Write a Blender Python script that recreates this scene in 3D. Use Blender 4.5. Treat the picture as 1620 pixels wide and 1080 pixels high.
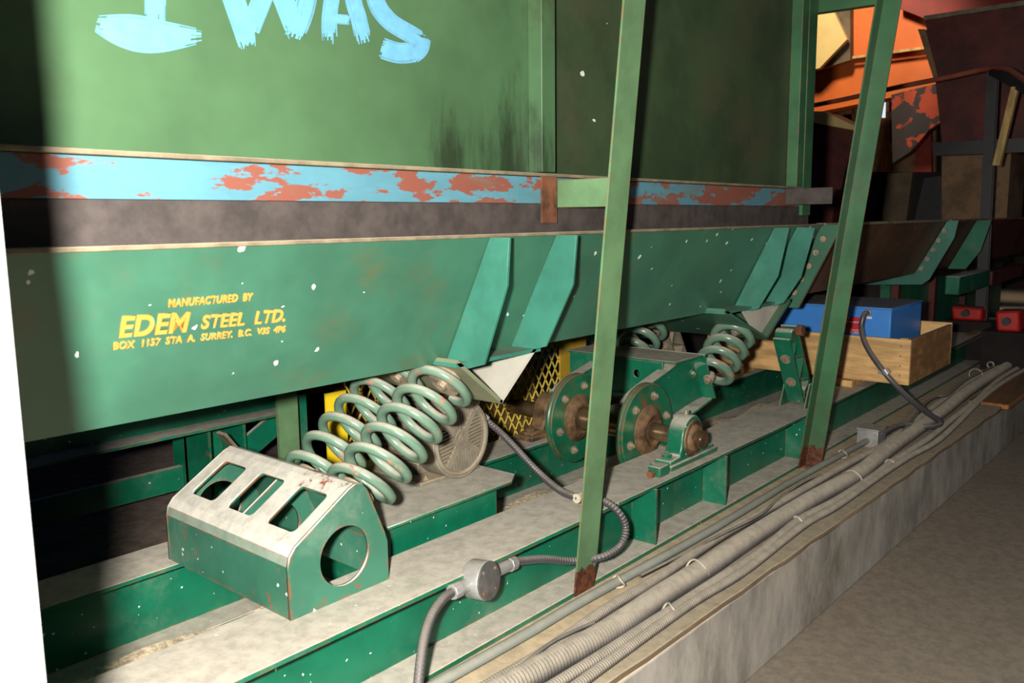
import bpy, bmesh, math, random
from mathutils import Vector, Matrix
random.seed(7)
C = bpy.context.scene.collection
for o in list(bpy.data.objects): bpy.data.objects.remove(o)

# ------------------------------------------------------------------ camera
F = 1335.0
RC = ((0.65145166, -0.11625043, 0.749731), (-0.7586168, -0.08606827, 0.64582723), (-0.01054964, -0.98948375, -0.14425884))
CAM = Vector((0, 0, 1.2))
cd = bpy.data.cameras.new('camera'); cam = bpy.data.objects.new('camera', cd); C.objects.link(cam)
cd.sensor_width = 36; cd.lens = F / 1620 * 36; cd.clip_start = 0.02; cd.clip_end = 100
cam.matrix_world = Matrix(((RC[0][0], -RC[0][1], -RC[0][2], 0), (RC[1][0], -RC[1][1], -RC[1][2], 0),
                           (RC[2][0], -RC[2][1], -RC[2][2], 1.2), (0, 0, 0, 1)))
cd.dof.use_dof = True; cd.dof.focus_distance = 3.0; cd.dof.aperture_fstop = 5.6
bpy.context.scene.camera = cam

def ray(px, py):
    d = (px - 810, py - 540, F)
    return Vector([sum(RC[i][k] * d[k] for k in range(3)) for i in range(3)])
def at(px, py, ax, v):
    """world point seen at pixel px,py lying on the plane axis ax = v"""
    d = ray(px, py); t = (v - CAM[ax]) / d[ax]
    return CAM + d * t

# ------------------------------------------------------------------ light
W = bpy.data.worlds.new('world'); bpy.context.scene.world = W; W.use_nodes = True
W.node_tree.nodes['Background'].inputs[0].default_value = (0.12, 0.27, 0.7, 1)
W.node_tree.nodes['Background'].inputs[1].default_value = 0.045
fl = bpy.data.lights.new('camera_flash', 'SPOT'); fo = bpy.data.objects.new('camera_flash', fl); C.objects.link(fo)
fl.energy = 640; fl.shadow_soft_size = 0.042; fl.spot_size = math.radians(150); fl.spot_blend = 0.4; fl.color = (1, 0.965, 0.9)
fo.location = (-0.104, 0.121, 1.245)
aim = Vector((2.3, 1.9, 0.6)) - Vector(fo.location)
fo.rotation_euler = aim.to_track_quat('-Z', 'Y').to_euler()
lp = bpy.data.lights.new('shed_lamp', 'SPOT'); lo = bpy.data.objects.new('shed_lamp', lp); C.objects.link(lo)
lp.energy = 620; lp.shadow_soft_size = .3; lp.spot_size = math.radians(62); lp.spot_blend = .5; lp.color = (1, 0.86, 0.68); lo.location = (8.6, 3.6, 5.0)
lo.rotation_euler = (Vector((11.5, 4.2, 2.6)) - Vector(lo.location)).to_track_quat('-Z', 'Y').to_euler()
ol = bpy.data.lights.new('aisle_lamp', 'AREA'); oo = bpy.data.objects.new('aisle_lamp', ol); C.objects.link(oo)
ol.energy = 14; ol.size = 1.0; ol.color = (1, 0.84, 0.6); oo.location = (4.5, -3.0, 3.6)
oo.rotation_euler = (Vector((3.5, 2.0, 0.3)) - Vector(oo.location)).to_track_quat('-Z', 'Y').to_euler()
vs = bpy.context.scene.view_settings
bpy.context.scene.display_settings.display_device = 'sRGB'
vs.view_transform = 'Standard'; vs.look = 'None'; vs.gamma = 1; vs.use_curve_mapping = False; vs.exposure = 0.0

# ------------------------------------------------------------------ materials
def lin(c):
    return tuple(((v / 255) / 12.92 if v / 255 <= .04045 else (((v / 255) + .055) / 1.055) ** 2.4) for v in c) + (1,)
MATS = {}
def mat(name, col, rough=.5, metal=0, dust=0, dustcol=(176, 166, 150), dlo=.25, dhi=.9, speck=0, speckscale=26, rust=0, rustcol=(150, 72, 42),
        vary=.12, vscale=3.0, bump=.15, bscale=60, grime=0, grimecol=(70, 60, 48), gscale=2.2, edge=0, second=None, spec=.5,
        emit=None, wood=None, ribs=None, stretch=(1, 1, 1), stain=None, foot=None, chips=0, chipscale=16):
    m = bpy.data.materials.new(name); m.use_nodes = True; nt = m.node_tree; N = nt.nodes; L = nt.links
    b = N['Principled BSDF']; b.inputs['Specular IOR Level'].default_value = spec
    tc = N.new('ShaderNodeTexCoord'); mp = N.new('ShaderNodeMapping'); mp.inputs['Scale'].default_value = stretch
    L.new(tc.outputs['Object'], mp.inputs[0]); V = mp.outputs[0]
    def noise(sc, det=4, ro=.6, vec=None):
        n = N.new('ShaderNodeTexNoise'); n.inputs['Scale'].default_value = sc; n.inputs['Detail'].default_value = det; n.inputs['Roughness'].default_value = ro
        L.new(vec or V, n.inputs['Vector']); return n.outputs['Fac']
    def ramp(x, a, c, lo=0., hi=1.):
        r = N.new('ShaderNodeMapRange'); r.interpolation_type = 'SMOOTHSTEP'
        for i, v in ((1, a), (2, c), (3, lo), (4, hi)): r.inputs[i].default_value = v
        L.new(x, r.inputs[0]); return r.outputs[0]
    def math_(op, a, c):
        n = N.new('ShaderNodeMath'); n.operation = op
        for i, v in ((0, a), (1, c)):
            if isinstance(v, (int, float)): n.inputs[i].default_value = v
            else: L.new(v, n.inputs[i])
        return n.outputs[0]
    def mix(f, a, c):
        n = N.new('ShaderNodeMix'); n.data_type = 'RGBA'
        if isinstance(f, (int, float)): n.inputs[0].default_value = f
        else: L.new(f, n.inputs[0])
        for i, v in ((6, a), (7, c)):
            if isinstance(v, tuple): n.inputs[i].default_value = v
            else: L.new(v, n.inputs[i])
        return n.outputs[2]
    base = lin(col)
    dark = tuple(v * (1 - vary * 2.2) for v in base[:3]) + (1,); lite = tuple(min(1, v * (1 + vary * 1.6)) for v in base[:3]) + (1,)
    cur = mix(ramp(noise(vscale, 5, .65), .3, .7), dark, lite)
    if wood:
        w = N.new('ShaderNodeMapping'); w.inputs['Scale'].default_value = wood; L.new(tc.outputs['Object'], w.inputs[0])
        cur = mix(ramp(noise(1, 6, .6, w.outputs[0]), .42, .62), cur, tuple(v * .62 for v in base[:3]) + (1,))
    if second:      # (colour, scale, threshold): flaked patches of another paint
        cur = mix(ramp(noise(second[1], 6, .62), second[2], second[2] + .02), cur, lin(second[0]))
    rg = rough
    if grime: cur = mix(ramp(noise(gscale, 6, .7), .62 - grime * .3, .85 - grime * .2), cur, lin(grimecol))
    if rust: cur = mix(ramp(noise(9, 7, .7), .70 - rust * .12, .72 - rust * .12), cur, lin(rustcol))
    g = N.new('ShaderNodeNewGeometry')
    sm = N.new('ShaderNodeMapping'); sm.inputs['Scale'].default_value = (1.6, 1, .35); L.new(tc.outputs['Object'], sm.inputs[0])
    if edge:
        bv = N.new('ShaderNodeBevel'); bv.samples = 3; bv.inputs['Radius'].default_value = edge
        vm = N.new('ShaderNodeVectorMath'); vm.operation = 'DOT_PRODUCT'; L.new(bv.outputs[0], vm.inputs[0]); L.new(g.outputs['Normal'], vm.inputs[1])
        e = math_('MULTIPLY', ramp(vm.outputs['Value'], .995, .93), ramp(noise(24, 5, .7), .46, .54))
        cur = mix(e, cur, lin(rustcol))
    if stain:
        for sx_, sz_, sr_ in stain:
            q_ = N.new('ShaderNodeSeparateXYZ'); L.new(tc.outputs['Object'], q_.inputs[0])
            dx = math_('MULTIPLY', math_('SUBTRACT', q_.outputs[0], sx_), 1 / sr_); dzz = math_('MULTIPLY', math_('SUBTRACT', q_.outputs[2], sz_), .55 / sr_)
            rr_ = math_('SQRT', math_('ADD', math_('MULTIPLY', dx, dx), math_('MULTIPLY', dzz, dzz)), 0)
            rr_ = math_('ADD', rr_, math_('MULTIPLY', math_('SUBTRACT', noise(9, 6, .7, sm.outputs[0]), .5), 2.4))
            cur = mix(ramp(rr_, .15, 1.0, .8, 0), cur, lin((34, 40, 26)))
    if foot:
        q_ = N.new('ShaderNodeSeparateXYZ'); L.new(g.outputs['Position'], q_.inputs[0])
        hz = math_('ADD', q_.outputs[2], math_('MULTIPLY', math_('SUBTRACT', noise(26, 5, .7), .5), .16))
        cur = mix(ramp(hz, foot, foot + .012, 1, 0), cur, mix(ramp(noise(40, 5, .7), .4, .6), lin((112, 64, 40)), lin((66, 42, 34))))
    if dust:
        sp = N.new('ShaderNodeSeparateXYZ'); L.new(g.outputs['Normal'], sp.inputs[0])
        up = ramp(sp.outputs[2], dlo, dhi)
        d = math_('MULTIPLY', up, ramp(noise(5, 6, .7), .2, .62, dust * .82, dust))
        d = math_('MAXIMUM', d, ramp(noise(2.0, 7, .75), .5, .85, 0, dust * .28))
        dc = mix(ramp(noise(22, 5, .7), .35, .7), lin(dustcol), tuple(v * .72 for v in lin(dustcol)[:3]) + (1,))
        cur = mix(d, cur, dc)
        rr = N.new('ShaderNodeMix'); rr.data_type = 'FLOAT'; L.new(d, rr.inputs[0]); rr.inputs[2].default_value = rough; rr.inputs[3].default_value = .95
        L.new(rr.outputs[0], b.inputs['Roughness'])
    else: b.inputs['Roughness'].default_value = rough
    if chips:
        cc = math_('MULTIPLY', ramp(noise(chipscale, 8, .72), .66 - chips * .08, .68 - chips * .08), ramp(noise(3.2, 2, .5), .48, .56))
        cur = mix(cc, cur, lin(rustcol))
    if speck:
        v = N.new('ShaderNodeTexVoronoi'); v.inputs['Scale'].default_value = speckscale
        wn = N.new('ShaderNodeTexNoise'); wn.inputs['Scale'].default_value = speckscale * 3.2; wn.inputs['Detail'].default_value = 3; L.new(V, wn.inputs['Vector'])
        wm = N.new('ShaderNodeVectorMath'); wm.operation = 'MULTIPLY_ADD'; L.new(wn.outputs['Color'], wm.inputs[0]); wm.inputs[1].default_value = (.35 / speckscale,) * 3; L.new(V, wm.inputs[2])
        L.new(wm.outputs[0], v.inputs['Vector'])
        sv = N.new('ShaderNodeSeparateColor'); L.new(v.outputs['Color'], sv.inputs[0])
        th = math_('MULTIPLY', ramp(sv.outputs[0], 1 - speck, 1.0), .155)
        cl = math_('MULTIPLY', th, ramp(noise(1.6, 3, .5), .34, .52))
        s = math_('LESS_THAN', v.outputs['Distance'], cl)
        cur = mix(s, cur, lin((215, 222, 212)))
    L.new(cur, b.inputs['Base Color'])
    b.inputs['Metallic'].default_value = metal
    if bump or ribs:
        bp = N.new('ShaderNodeBump'); bp.inputs['Strength'].default_value = bump; bp.inputs['Distance'].default_value = .002
        L.new(noise(bscale, 4, .6), bp.inputs['Height']); L.new(bp.outputs[0], b.inputs['Normal'])
    if emit:
        b.inputs['Emission Color'].default_value = lin(emit[0]); b.inputs['Emission Strength'].default_value = emit[1]
    MATS[name] = m; return m
D1 = (206, 194, 178)
mat('hopper_green', (73, 105, 71), .42, grime=.25, grimecol=(60, 66, 44), gscale=1.6, vary=.10, vscale=1.5, bump=.05, speck=.05, speckscale=16, dust=.5, dustcol=(98, 112, 78), dlo=2, dhi=3, stain=((1.98, 1.36, .16), (1.72, 1.35, .10)))
mat('hopper_green_dull', (56, 74, 46), .55, grime=.4, grimecol=(76, 74, 52), gscale=1.5, vary=.14, vscale=2.5, bump=.08, speck=.1, speckscale=14)
mat('trough_green', (60, 108, 86), .36, dust=.25, dlo=-.2, dhi=.9, dustcol=(150, 142, 110), vary=.1, vscale=2.2, grime=.32, grimecol=(92, 92, 62), gscale=2.6, speck=1.0, speckscale=17, bump=.06, bscale=25)
mat('teal_paint', (56, 122, 104), .4, dust=.5, dlo=-.1, dhi=.8, dustcol=(170, 158, 134), rust=.12, vary=.12, bump=.05)
mat('beam_green', (16, 104, 76), .38, dust=.97, dustcol=D1, dlo=.3, dhi=.8, speck=.6, speckscale=38, rust=.15, vary=.12, edge=.006, bump=.08)
mat('seat_green', (56, 112, 90), .45, dust=.93, dustcol=(220, 212, 198), dlo=-.02, dhi=.62, rust=.3, chips=1.0, chipscale=22, vary=.1, edge=.012, speck=.15, speckscale=30, bump=.08)
mat('spring_green', (98, 128, 108), .26, dust=.8, dustcol=(198, 188, 170), dlo=.15, dhi=.95, rust=.2, chips=1.0, chipscale=18, rustcol=(172, 118, 96), vary=.06, bump=0)
mat('brace_green', (98, 132, 92), .5, foot=.075, dust=.5, dustcol=(150, 140, 112), dlo=.2, dhi=.9, rust=.1, grime=.25, grimecol=(120, 112, 84), vary=.1, vscale=5, edge=.004, bump=.08)
mat('brace_dark_green', (58, 104, 68), .42, foot=.085, dust=.4, dustcol=(96, 84, 62), dlo=-.1, dhi=.6, rust=.1, grime=.3, grimecol=(84, 70, 50), vary=.12, edge=.005, bump=.08)
mat('rusty_steel', (104, 62, 40), .8, dust=.5, dustcol=(120, 100, 80), rust=.5, rustcol=(60, 36, 28), vary=.3, vscale=14, bump=.4)
mat('blue_band', (86, 134, 148), .5, second=((132, 78, 64), 5.5, .50), grime=.3, grimecol=(100, 112, 100), gscale=5, vary=.08, bump=.12, stretch=(.7, 1, 2.2))
mat('black_rubber', (66, 58, 55), .75, dust=.3, dlo=-.4, dhi=.6, dustcol=(92, 82, 72), vary=.2, vscale=12, bump=.3)
mat('ledge_steel', (120, 108, 84), .7, dust=.85, dustcol=(176, 158, 134), dlo=-.2, dhi=.6, rust=.35, vary=.2, vscale=12)
mat('drive_green', (16, 108, 78), .36, dust=.92, dustcol=(200, 190, 174), dlo=.3, dhi=.85, speck=.45, speckscale=38, rust=.28, rustcol=(118, 84, 54), vary=.12, edge=.007, bump=.1)
mat('disc_green', (24, 104, 72), .34, dust=.6, dustcol=(130, 112, 88), dlo=.1, dhi=.9, rust=.32, rustcol=(146, 66, 40), grime=.42, grimecol=(108, 84, 56), gscale=9, vary=.14, edge=.008, bump=.1)
mat('greasy_iron', (104, 78, 52), .6, dust=.5, dustcol=(150, 122, 88), dlo=0, dhi=1, vary=.35, vscale=16, bump=.5, bscale=90)
mat('polished_shaft', (150, 122, 92), .28, metal=.8, vary=.2, vscale=10, bump=.05)
mat('motor_grey', (128, 120, 104), .55, dust=.9, dustcol=(176, 158, 130), dlo=-.1, dhi=.8, vary=.14, vscale=12, rust=.1, bump=.2)
mat('motor_cavity', (52, 44, 38), .9, vary=.2)
mat('galvanized', (172, 170, 168), .42, metal=.35, dust=.5, dustcol=(190, 178, 160), vary=.1, vscale=20, bump=.1)
mat('lid_grey', (128, 126, 124), .38, metal=.6, grime=.2, grimecol=(160, 152, 140), gscale=20, vary=.1, vscale=30, bump=.15)
mat('copper_screw', (178, 112, 70), .4, metal=.6)
mat('bolt_steel', (158, 142, 120), .5, metal=.3, dust=.6, dustcol=(186, 166, 140), dlo=0, vary=.2, vscale=30)
mat('conduit_black', (74, 72, 76), .32, dust=.66, dustcol=(148, 138, 124), dlo=.1, dhi=.9, vary=.1, bump=.1)
mat('dusty_conduit', (54, 50, 50), .7, dust=.93, dustcol=(154, 144, 128), dlo=-.25, dhi=.65, vary=.15, vscale=14, bump=.3)
mat('grey_pipe', (140, 148, 140), .6, dust=.55, dustcol=(166, 156, 138), dlo=-.2, dhi=.7, vary=.08)
mat('zip_tie', (196, 186, 164), .6)
mat('old_board', (140, 120, 94), .9, dust=.95, dustcol=(178, 162, 136), dlo=0, dhi=.6, wood=(1.5, 14, 30), vary=.2, bump=.6, bscale=40)
mat('fresh_board', (176, 112, 56), .8, dust=.6, dustcol=(110, 92, 68), wood=(2, 24, 40), vary=.12)
mat('concrete', (162, 156, 146), .92, grime=.38, grimecol=(106, 94, 74), gscale=2.2, vary=.16, vscale=6, bump=.5, bscale=50, stretch=(1, 1, .5), dust=.97, dustcol=(206, 184, 150), dlo=.5)
mat('aisle_concrete', (136, 124, 108), .9, vary=.09, vscale=30, bump=.3, bscale=220, grime=.15, grimecol=(120, 108, 94), gscale=1.1)
mat('inner_floor', (112, 96, 86), .92, vary=.14, vscale=20, bump=.4, grime=.2, grimecol=(70, 60, 52))
mat('sawdust', (222, 200, 168), .95, vary=.24, vscale=60, bump=1.0, bscale=220)
mat('plywood', (232, 184, 120), .6, wood=(30, 2.2, 16), vary=.08, bump=.15, dust=.75, dustcol=(150, 138, 118), dlo=.4)
mat('plywood_side', (176, 130, 80), .7, wood=(3, 30, 14), vary=.2, vscale=8, bump=.2, dust=.75, dustcol=(150, 138, 118), dlo=.4)
mat('blue_enamel', (66, 142, 226), .38, dust=.95, dustcol=(124, 116, 102), dlo=.5, dhi=.9, vary=.04, edge=0, bump=.03)
mat('red_sign', (196, 40, 56), .45, vary=.04, bump=0)
mat('sign_text', (236, 226, 222), .6, vary=0, bump=0)
mat('yellow_paint', (240, 206, 36), .45, vary=.05, bump=.03)
mat('worn_yellow', (196, 158, 46), .6, grime=.5, grimecol=(120, 104, 60), gscale=6, vary=.12)
mat('mesh_yellow', (236, 206, 84), .55, vary=.15, vscale=30)
mat('stencil_yellow', (216, 150, 64), .6, vary=.05, bump=0, second=((110, 150, 104), 38, .60))
mat('brush_blue', (106, 168, 198), .5, vary=.05, vscale=30, bump=.15, bscale=90)
mat('brown_liner', (92, 66, 44), .55, vary=.2, vscale=2, dust=.4, dustcol=(120, 100, 76), dlo=-.2, dhi=.8, grime=.3, grimecol=(60, 44, 34), speck=.1, bump=.1)
mat('white_jamb', (232, 228, 224), .7, vary=.02, bump=.05)
mat('orange_paint', (216, 104, 28), .6, vary=.06, vscale=1.5, grime=.12, grimecol=(120, 60, 30), gscale=5, bump=.05)
mat('orange_shabby', (160, 56, 22), .7, second=((44, 36, 32), 3.2, .46), vary=.1)
mat('red_orange', (140, 36, 16), .6, vary=.1)
mat('maroon_steel', (92, 34, 24), .6, vary=.25, vscale=3, grime=.35, grimecol=(56, 34, 28), gscale=2, bump=.1)
mat('brown_steel', (134, 104, 72), .7, vary=.25, vscale=3, grime=.4, grimecol=(66, 50, 38), gscale=3, bump=.15)
mat('black_steel', (48, 46, 46), .42, vary=.2, dust=.3, dustcol=(92, 80, 66), dlo=.2)
mat('dusty_plate', (196, 190, 176), .8, dust=.3, dustcol=(150, 140, 120), dlo=2, dhi=3, vary=.06)
mat('bracket_olive', (124, 128, 100), .6, dust=.4, dustcol=(150, 138, 112), dlo=2, dhi=3, rust=.2, rustcol=(140, 110, 90), vary=.1)
mat('dark_void', (34, 28, 26), .9, vary=.2)
mat('cream_paint', (216, 188, 120), .6, vary=.05)
mat('grey_brown', (104, 88, 64), .8, vary=.15, vscale=4)
mat('timber', (150, 94, 48), .8, wood=(4, 20, 3), vary=.15)
mat('pale_timber', (206, 172, 104), .7, wood=(20, 20, 3), vary=.08)
mat('handrail_red', (156, 84, 62), .5, vary=.12, dust=.4, dustcol=(150, 120, 100), dlo=.2)
mat('red_motor', (196, 30, 22), .45, dust=.8, dustcol=(100, 78, 60), dlo=.5, vary=.1)
mat('window_glow', (235, 240, 248), .5, emit=((225, 236, 250), 1.0), vary=0, bump=0)
mat('wall_dark', (60, 48, 38), .9, vary=.2, vscale=1.5)

# ------------------------------------------------------------------ mesh builder
class MB:
    def __init__(s): s.v = []; s.f = []
    def add(s, vs, fs):
        n = len(s.v); s.v += [tuple(v) for v in vs]; s.f += [tuple(i + n for i in f) for f in fs]; return s
    def box(s, x0, x1, y0, y1, z0, z1):
        return s.add([(x, y, z) for x in (x0, x1) for y in (y0, y1) for z in (z0, z1)],
                     [(0, 1, 3, 2), (4, 6, 7, 5), (0, 4, 5, 1), (2, 3, 7, 6), (0, 2, 6, 4), (1, 5, 7, 3)])
    def bar(s, a, b, w, h, up=(0, 0, 1)):
        a, b = Vector(a), Vector(b); d = (b - a).normalized(); u = Vector(up); r = d.cross(u)
        if r.length < 1e-4: r = d.cross(Vector((0, 1, 0)))
        r.normalize(); u = r.cross(d).normalized()
        vs = [p + r * (i * w / 2) + u * (j * h / 2) for p in (a, b) for i, j in ((-1, -1), (1, -1), (1, 1), (-1, 1))]
        return s.add(vs, [(3, 2, 1, 0), (4, 5, 6, 7), (0, 1, 5, 4), (1, 2, 6, 5), (2, 3, 7, 6), (3, 0, 4, 7)])
    def prism(s, pts, vec):
        """polygon of 3-D points swept along vec"""
        n = len(pts); pts = [Vector(p) for p in pts]; vec = Vector(vec)
        vs = pts + [p + vec for p in pts]
        fs = [tuple(range(n))[::-1], tuple(range(n, 2 * n))] + [(i, (i + 1) % n, (i + 1) % n + n, i + n) for i in range(n)]
        return s.add(vs, fs)
    def xz(s, pts, y0, y1): return s.prism([(x, y0, z) for x, z in pts], (0, y1 - y0, 0))
    def yz(s, pts, x0, x1): return s.prism([(x0, y, z) for y, z in pts], (x1 - x0, 0, 0))
    def tube(s, P, r, n=10, closed=False, rf=None):
        P = [Vector(p) for p in P]; m = len(P); t0 = (P[1] - P[0]).normalized()
        u = t0.cross(Vector((0, 0, 1)));
        if u.length < .05: u = t0.cross(Vector((0, 1, 0)))
        u.normalize(); base = len(s.v); vs = []
        for i, p in enumerate(P):
            if closed: t = (P[(i + 1) % m] - P[i - 1]).normalized()
            else: t = (P[min(i + 1, m - 1)] - P[max(i - 1, 0)]).normalized()
            u = (u - t * u.dot(t)).normalized(); w = t.cross(u)
            rr = rf(i) if rf else r
            vs += [p + (u * math.cos(2 * math.pi * k / n) + w * math.sin(2 * math.pi * k / n)) * rr for k in range(n)]
        fs = []
        for i in range(m if closed else m - 1):
            j = (i + 1) % m
            for k in range(n): fs.append((i * n + k, i * n + (k + 1) % n, j * n + (k + 1) % n, j * n + k))
        if not closed: fs += [tuple(range(n))[::-1], tuple(range((m - 1) * n, m * n))]
        return s.add(vs, fs)
    def cyl(s, a, b, r, n=28, r2=None):
        a, b = Vector(a), Vector(b); d = (b - a).normalized(); u = d.orthogonal().normalized(); w = d.cross(u); r2 = r if r2 is None else r2
        vs = [a + (u * math.cos(2 * math.pi * k / n) + w * math.sin(2 * math.pi * k / n)) * r for k in range(n)] + \
             [b + (u * math.cos(2 * math.pi * k / n) + w * math.sin(2 * math.pi * k / n)) * r2 for k in range(n)]
        return s.add(vs, [tuple(range(n))[::-1], tuple(range(n, 2 * n))] + [(k, (k + 1) % n, n + (k + 1) % n, n + k) for k in range(n)])
    def lathe(s, c, axis, prof, n=48, cap=True):
        """prof: list of (distance along axis, radius); open ends closed by radius 0"""
        c = Vector(c); d = Vector(axis).normalized(); u = d.orthogonal().normalized(); w = d.cross(u); vs = []
        for h, r in prof:
            r = max(r, 1e-4)
            vs += [c + d * h + (u * math.cos(2 * math.pi * k / n) + w * math.sin(2 * math.pi * k / n)) * r for k in range(n)]
        fs = [(i * n + k, i * n + (k + 1) % n, (i + 1) * n + (k + 1) % n, (i + 1) * n + k) for i in range(len(prof) - 1) for k in range(n)]
        if cap: fs += [tuple(range(n))[::-1], tuple(range((len(prof) - 1) * n, len(prof) * n))]
        else: fs += [((len(prof) - 1) * n + k, (len(prof) - 1) * n + (k + 1) % n, (k + 1) % n, k) for k in range(n)]
        return s.add(vs, fs)
    def build(s, name, m, parent=None, bevel=0, smooth=True, seg=2):
        me = bpy.data.meshes.new(name)
        off = Vector(parent['_o']) if (parent is not None and '_o' in parent) else Vector((0, 0, 0))
        me.from_pydata(s.v, [], s.f); me.validate()
        bm = bmesh.new(); bm.from_mesh(me); bmesh.ops.recalc_face_normals(bm, faces=bm.faces); bm.to_mesh(me); bm.free()
        me.materials.append(MATS[m])
        if smooth:
            for p in me.polygons: p.use_smooth = True
            me.set_sharp_from_angle(angle=math.radians(35))
        o = bpy.data.objects.new(name, me); C.objects.link(o)
        if parent is not None: o.parent = parent; o.location = -wl(parent)
        if bevel:
            b = o.modifiers.new('bevel', 'BEVEL'); b.width = bevel; b.segments = seg; b.limit_method = 'ANGLE'; b.angle_limit = math.radians(40); b.harden_normals = False
        return o
def wl(p):
    v = Vector(p.location)
    while p.parent is not None: p = p.parent; v = v + Vector(p.location)
    return v
def tag(o, label=None, cat=None, group=None, kind=None):
    if label: o['label'] = label
    if cat: o['category'] = cat
    if group: o['group'] = group
    if kind: o['kind'] = kind
    return o
def thing(name, loc, label, cat, group=None):
    o = bpy.data.objects.new(name, None); C.objects.link(o); o.location = loc; o.empty_display_size = .05
    return tag(o, label, cat, group)
def copy_tree(o, parent=None, off=None):
    c = o.copy(); C.objects.link(c); c.parent = parent
    if off is not None: c.location = Vector(o.location) + Vector(off)
    for ch in [x for x in C.objects if x.parent is o]: copy_tree(ch, c)
    return c
def bolt(mb, p, d, r=.014, h=.012, w=None):
    p, d = Vector(p), Vector(d).normalized()
    if w: mb.cyl(p, p + d * .003, w, 20)
    mb.cyl(p, p + d * (h + .003), r, 6)
    mb.cyl(p + d * h, p + d * (h + .009), r * .5, 12)
def sheet(name, outer, holes, th, org, ax, ay, m, parent=None, bevel=0):
    """flat plate with rounded holes: 2-D outline filled by a curve, then laid into the plane org, ax, ay"""
    cu = bpy.data.curves.new(name, 'CURVE'); cu.dimensions = '2D'; cu.fill_mode = 'BOTH'; cu.extrude = th / 2
    for pts in [outer] + holes:
        sp = cu.splines.new('POLY'); sp.points.add(len(pts) - 1); sp.use_cyclic_u = True
        for q, p in zip(sp.points, pts): q.co = (p[0], p[1], 0, 1)
    t = bpy.data.objects.new('tmp', cu); C.objects.link(t); bpy.context.view_layer.update()
    me = bpy.data.meshes.new_from_object(t.evaluated_get(bpy.context.evaluated_depsgraph_get()))
    bpy.data.objects.remove(t); bpy.data.curves.remove(cu)
    ax, ay, org = Vector(ax).normalized(), Vector(ay).normalized(), Vector(org); az = ax.cross(ay)
    for v in me.vertices: v.co = org + ax * v.co.x + ay * v.co.y + az * v.co.z
    bm = bmesh.new(); bm.from_mesh(me); bmesh.ops.remove_doubles(bm, verts=bm.verts, dist=1e-5); bmesh.ops.recalc_face_normals(bm, faces=bm.faces); bm.to_mesh(me); bm.free()
    me.name = name; me.materials.clear(); me.materials.append(MATS[m])
    o = bpy.data.objects.new(name, me); C.objects.link(o)
    if parent is not None: o.parent = parent; o.location = -wl(parent)
    return o
def circ(cx, cy, r, n=36): return [(cx + r * math.cos(2 * math.pi * k / n), cy + r * math.sin(2 * math.pi * k / n)) for k in range(n)]
def rrect(x0, x1, y0, y1, r, n=5):
    out = []
    for cx, cy, a in ((x1 - r, y1 - r, 0), (x0 + r, y1 - r, 90), (x0 + r, y0 + r, 180), (x1 - r, y0 + r, 270)):
        out += [(cx + r * math.cos(math.radians(a + 90 * k / n)), cy + r * math.sin(math.radians(a + 90 * k / n))) for k in range(n + 1)]
    return out
def smoothpath(P, n=8):
    P = [Vector(p) for p in P]; Q = [P[0] * 2 - P[1]] + P + [P[-1] * 2 - P[-2]]; out = []
    for i in range(1, len(Q) - 2):
        a, b, c, d = Q[i - 1:i + 3]
        for k in range(n):
            t = k / n
            out.append(.5 * ((2 * b) + (c - a) * t + (2 * a - 5 * b + 4 * c - d) * t * t + (3 * b - a - 3 * c + d) * t ** 3))
    out.append(P[-1]); return out
def resample(P, step):
    out = [P[0]]; acc = 0
    for a, b in zip(P[:-1], P[1:]):
        L = (b - a).length
        if L < 1e-9: continue
        t = step - acc
        while t <= L: out.append(a + (b - a) * (t / L)); t += step
        acc = L - (t - step)
    return out
def ribbed(mb, P, r, pitch, depth, n=12):
    Q = resample(smoothpath(P, 10), pitch / 4)
    mb.tube(Q, r, n, rf=lambda i: r * (1 - depth * (0, .6, 1, .6)[i % 4])); return mb
def text(name, body, org, ax, ay, height, width, m, parent, off=0.0, th=.0012):
    cu = bpy.data.curves.new(name, 'FONT'); cu.body = body; cu.size = 1; cu.offset = off; cu.extrude = .004; cu.space_character = 1.05
    t = bpy.data.objects.new('tmp', cu); C.objects.link(t); bpy.context.view_layer.update()
    me = bpy.data.meshes.new_from_object(t.evaluated_get(bpy.context.evaluated_depsgraph_get()))
    bpy.data.objects.remove(t); bpy.data.curves.remove(cu)
    xs = [v.co.x for v in me.vertices]; ys = [v.co.y for v in me.vertices]; x0, x1, y0, y1 = min(xs), max(xs), 0, .7
    ax, ay, org = Vector(ax).normalized(), Vector(ay).normalized(), Vector(org); az = ax.cross(ay)
    for v in me.vertices:
        x = (v.co.x - x0) / (x1 - x0) * width; y = v.co.y / y1 * height
        v.co = org + ax * x + ay * y + az * (v.co.z / .004 * th)
    me.name = name; me.materials.clear(); me.materials.append(MATS[m])
    o = bpy.data.objects.new(name, me); C.objects.link(o)
    if parent is not None: o.parent = parent; o.location = -wl(parent)
    return o

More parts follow.
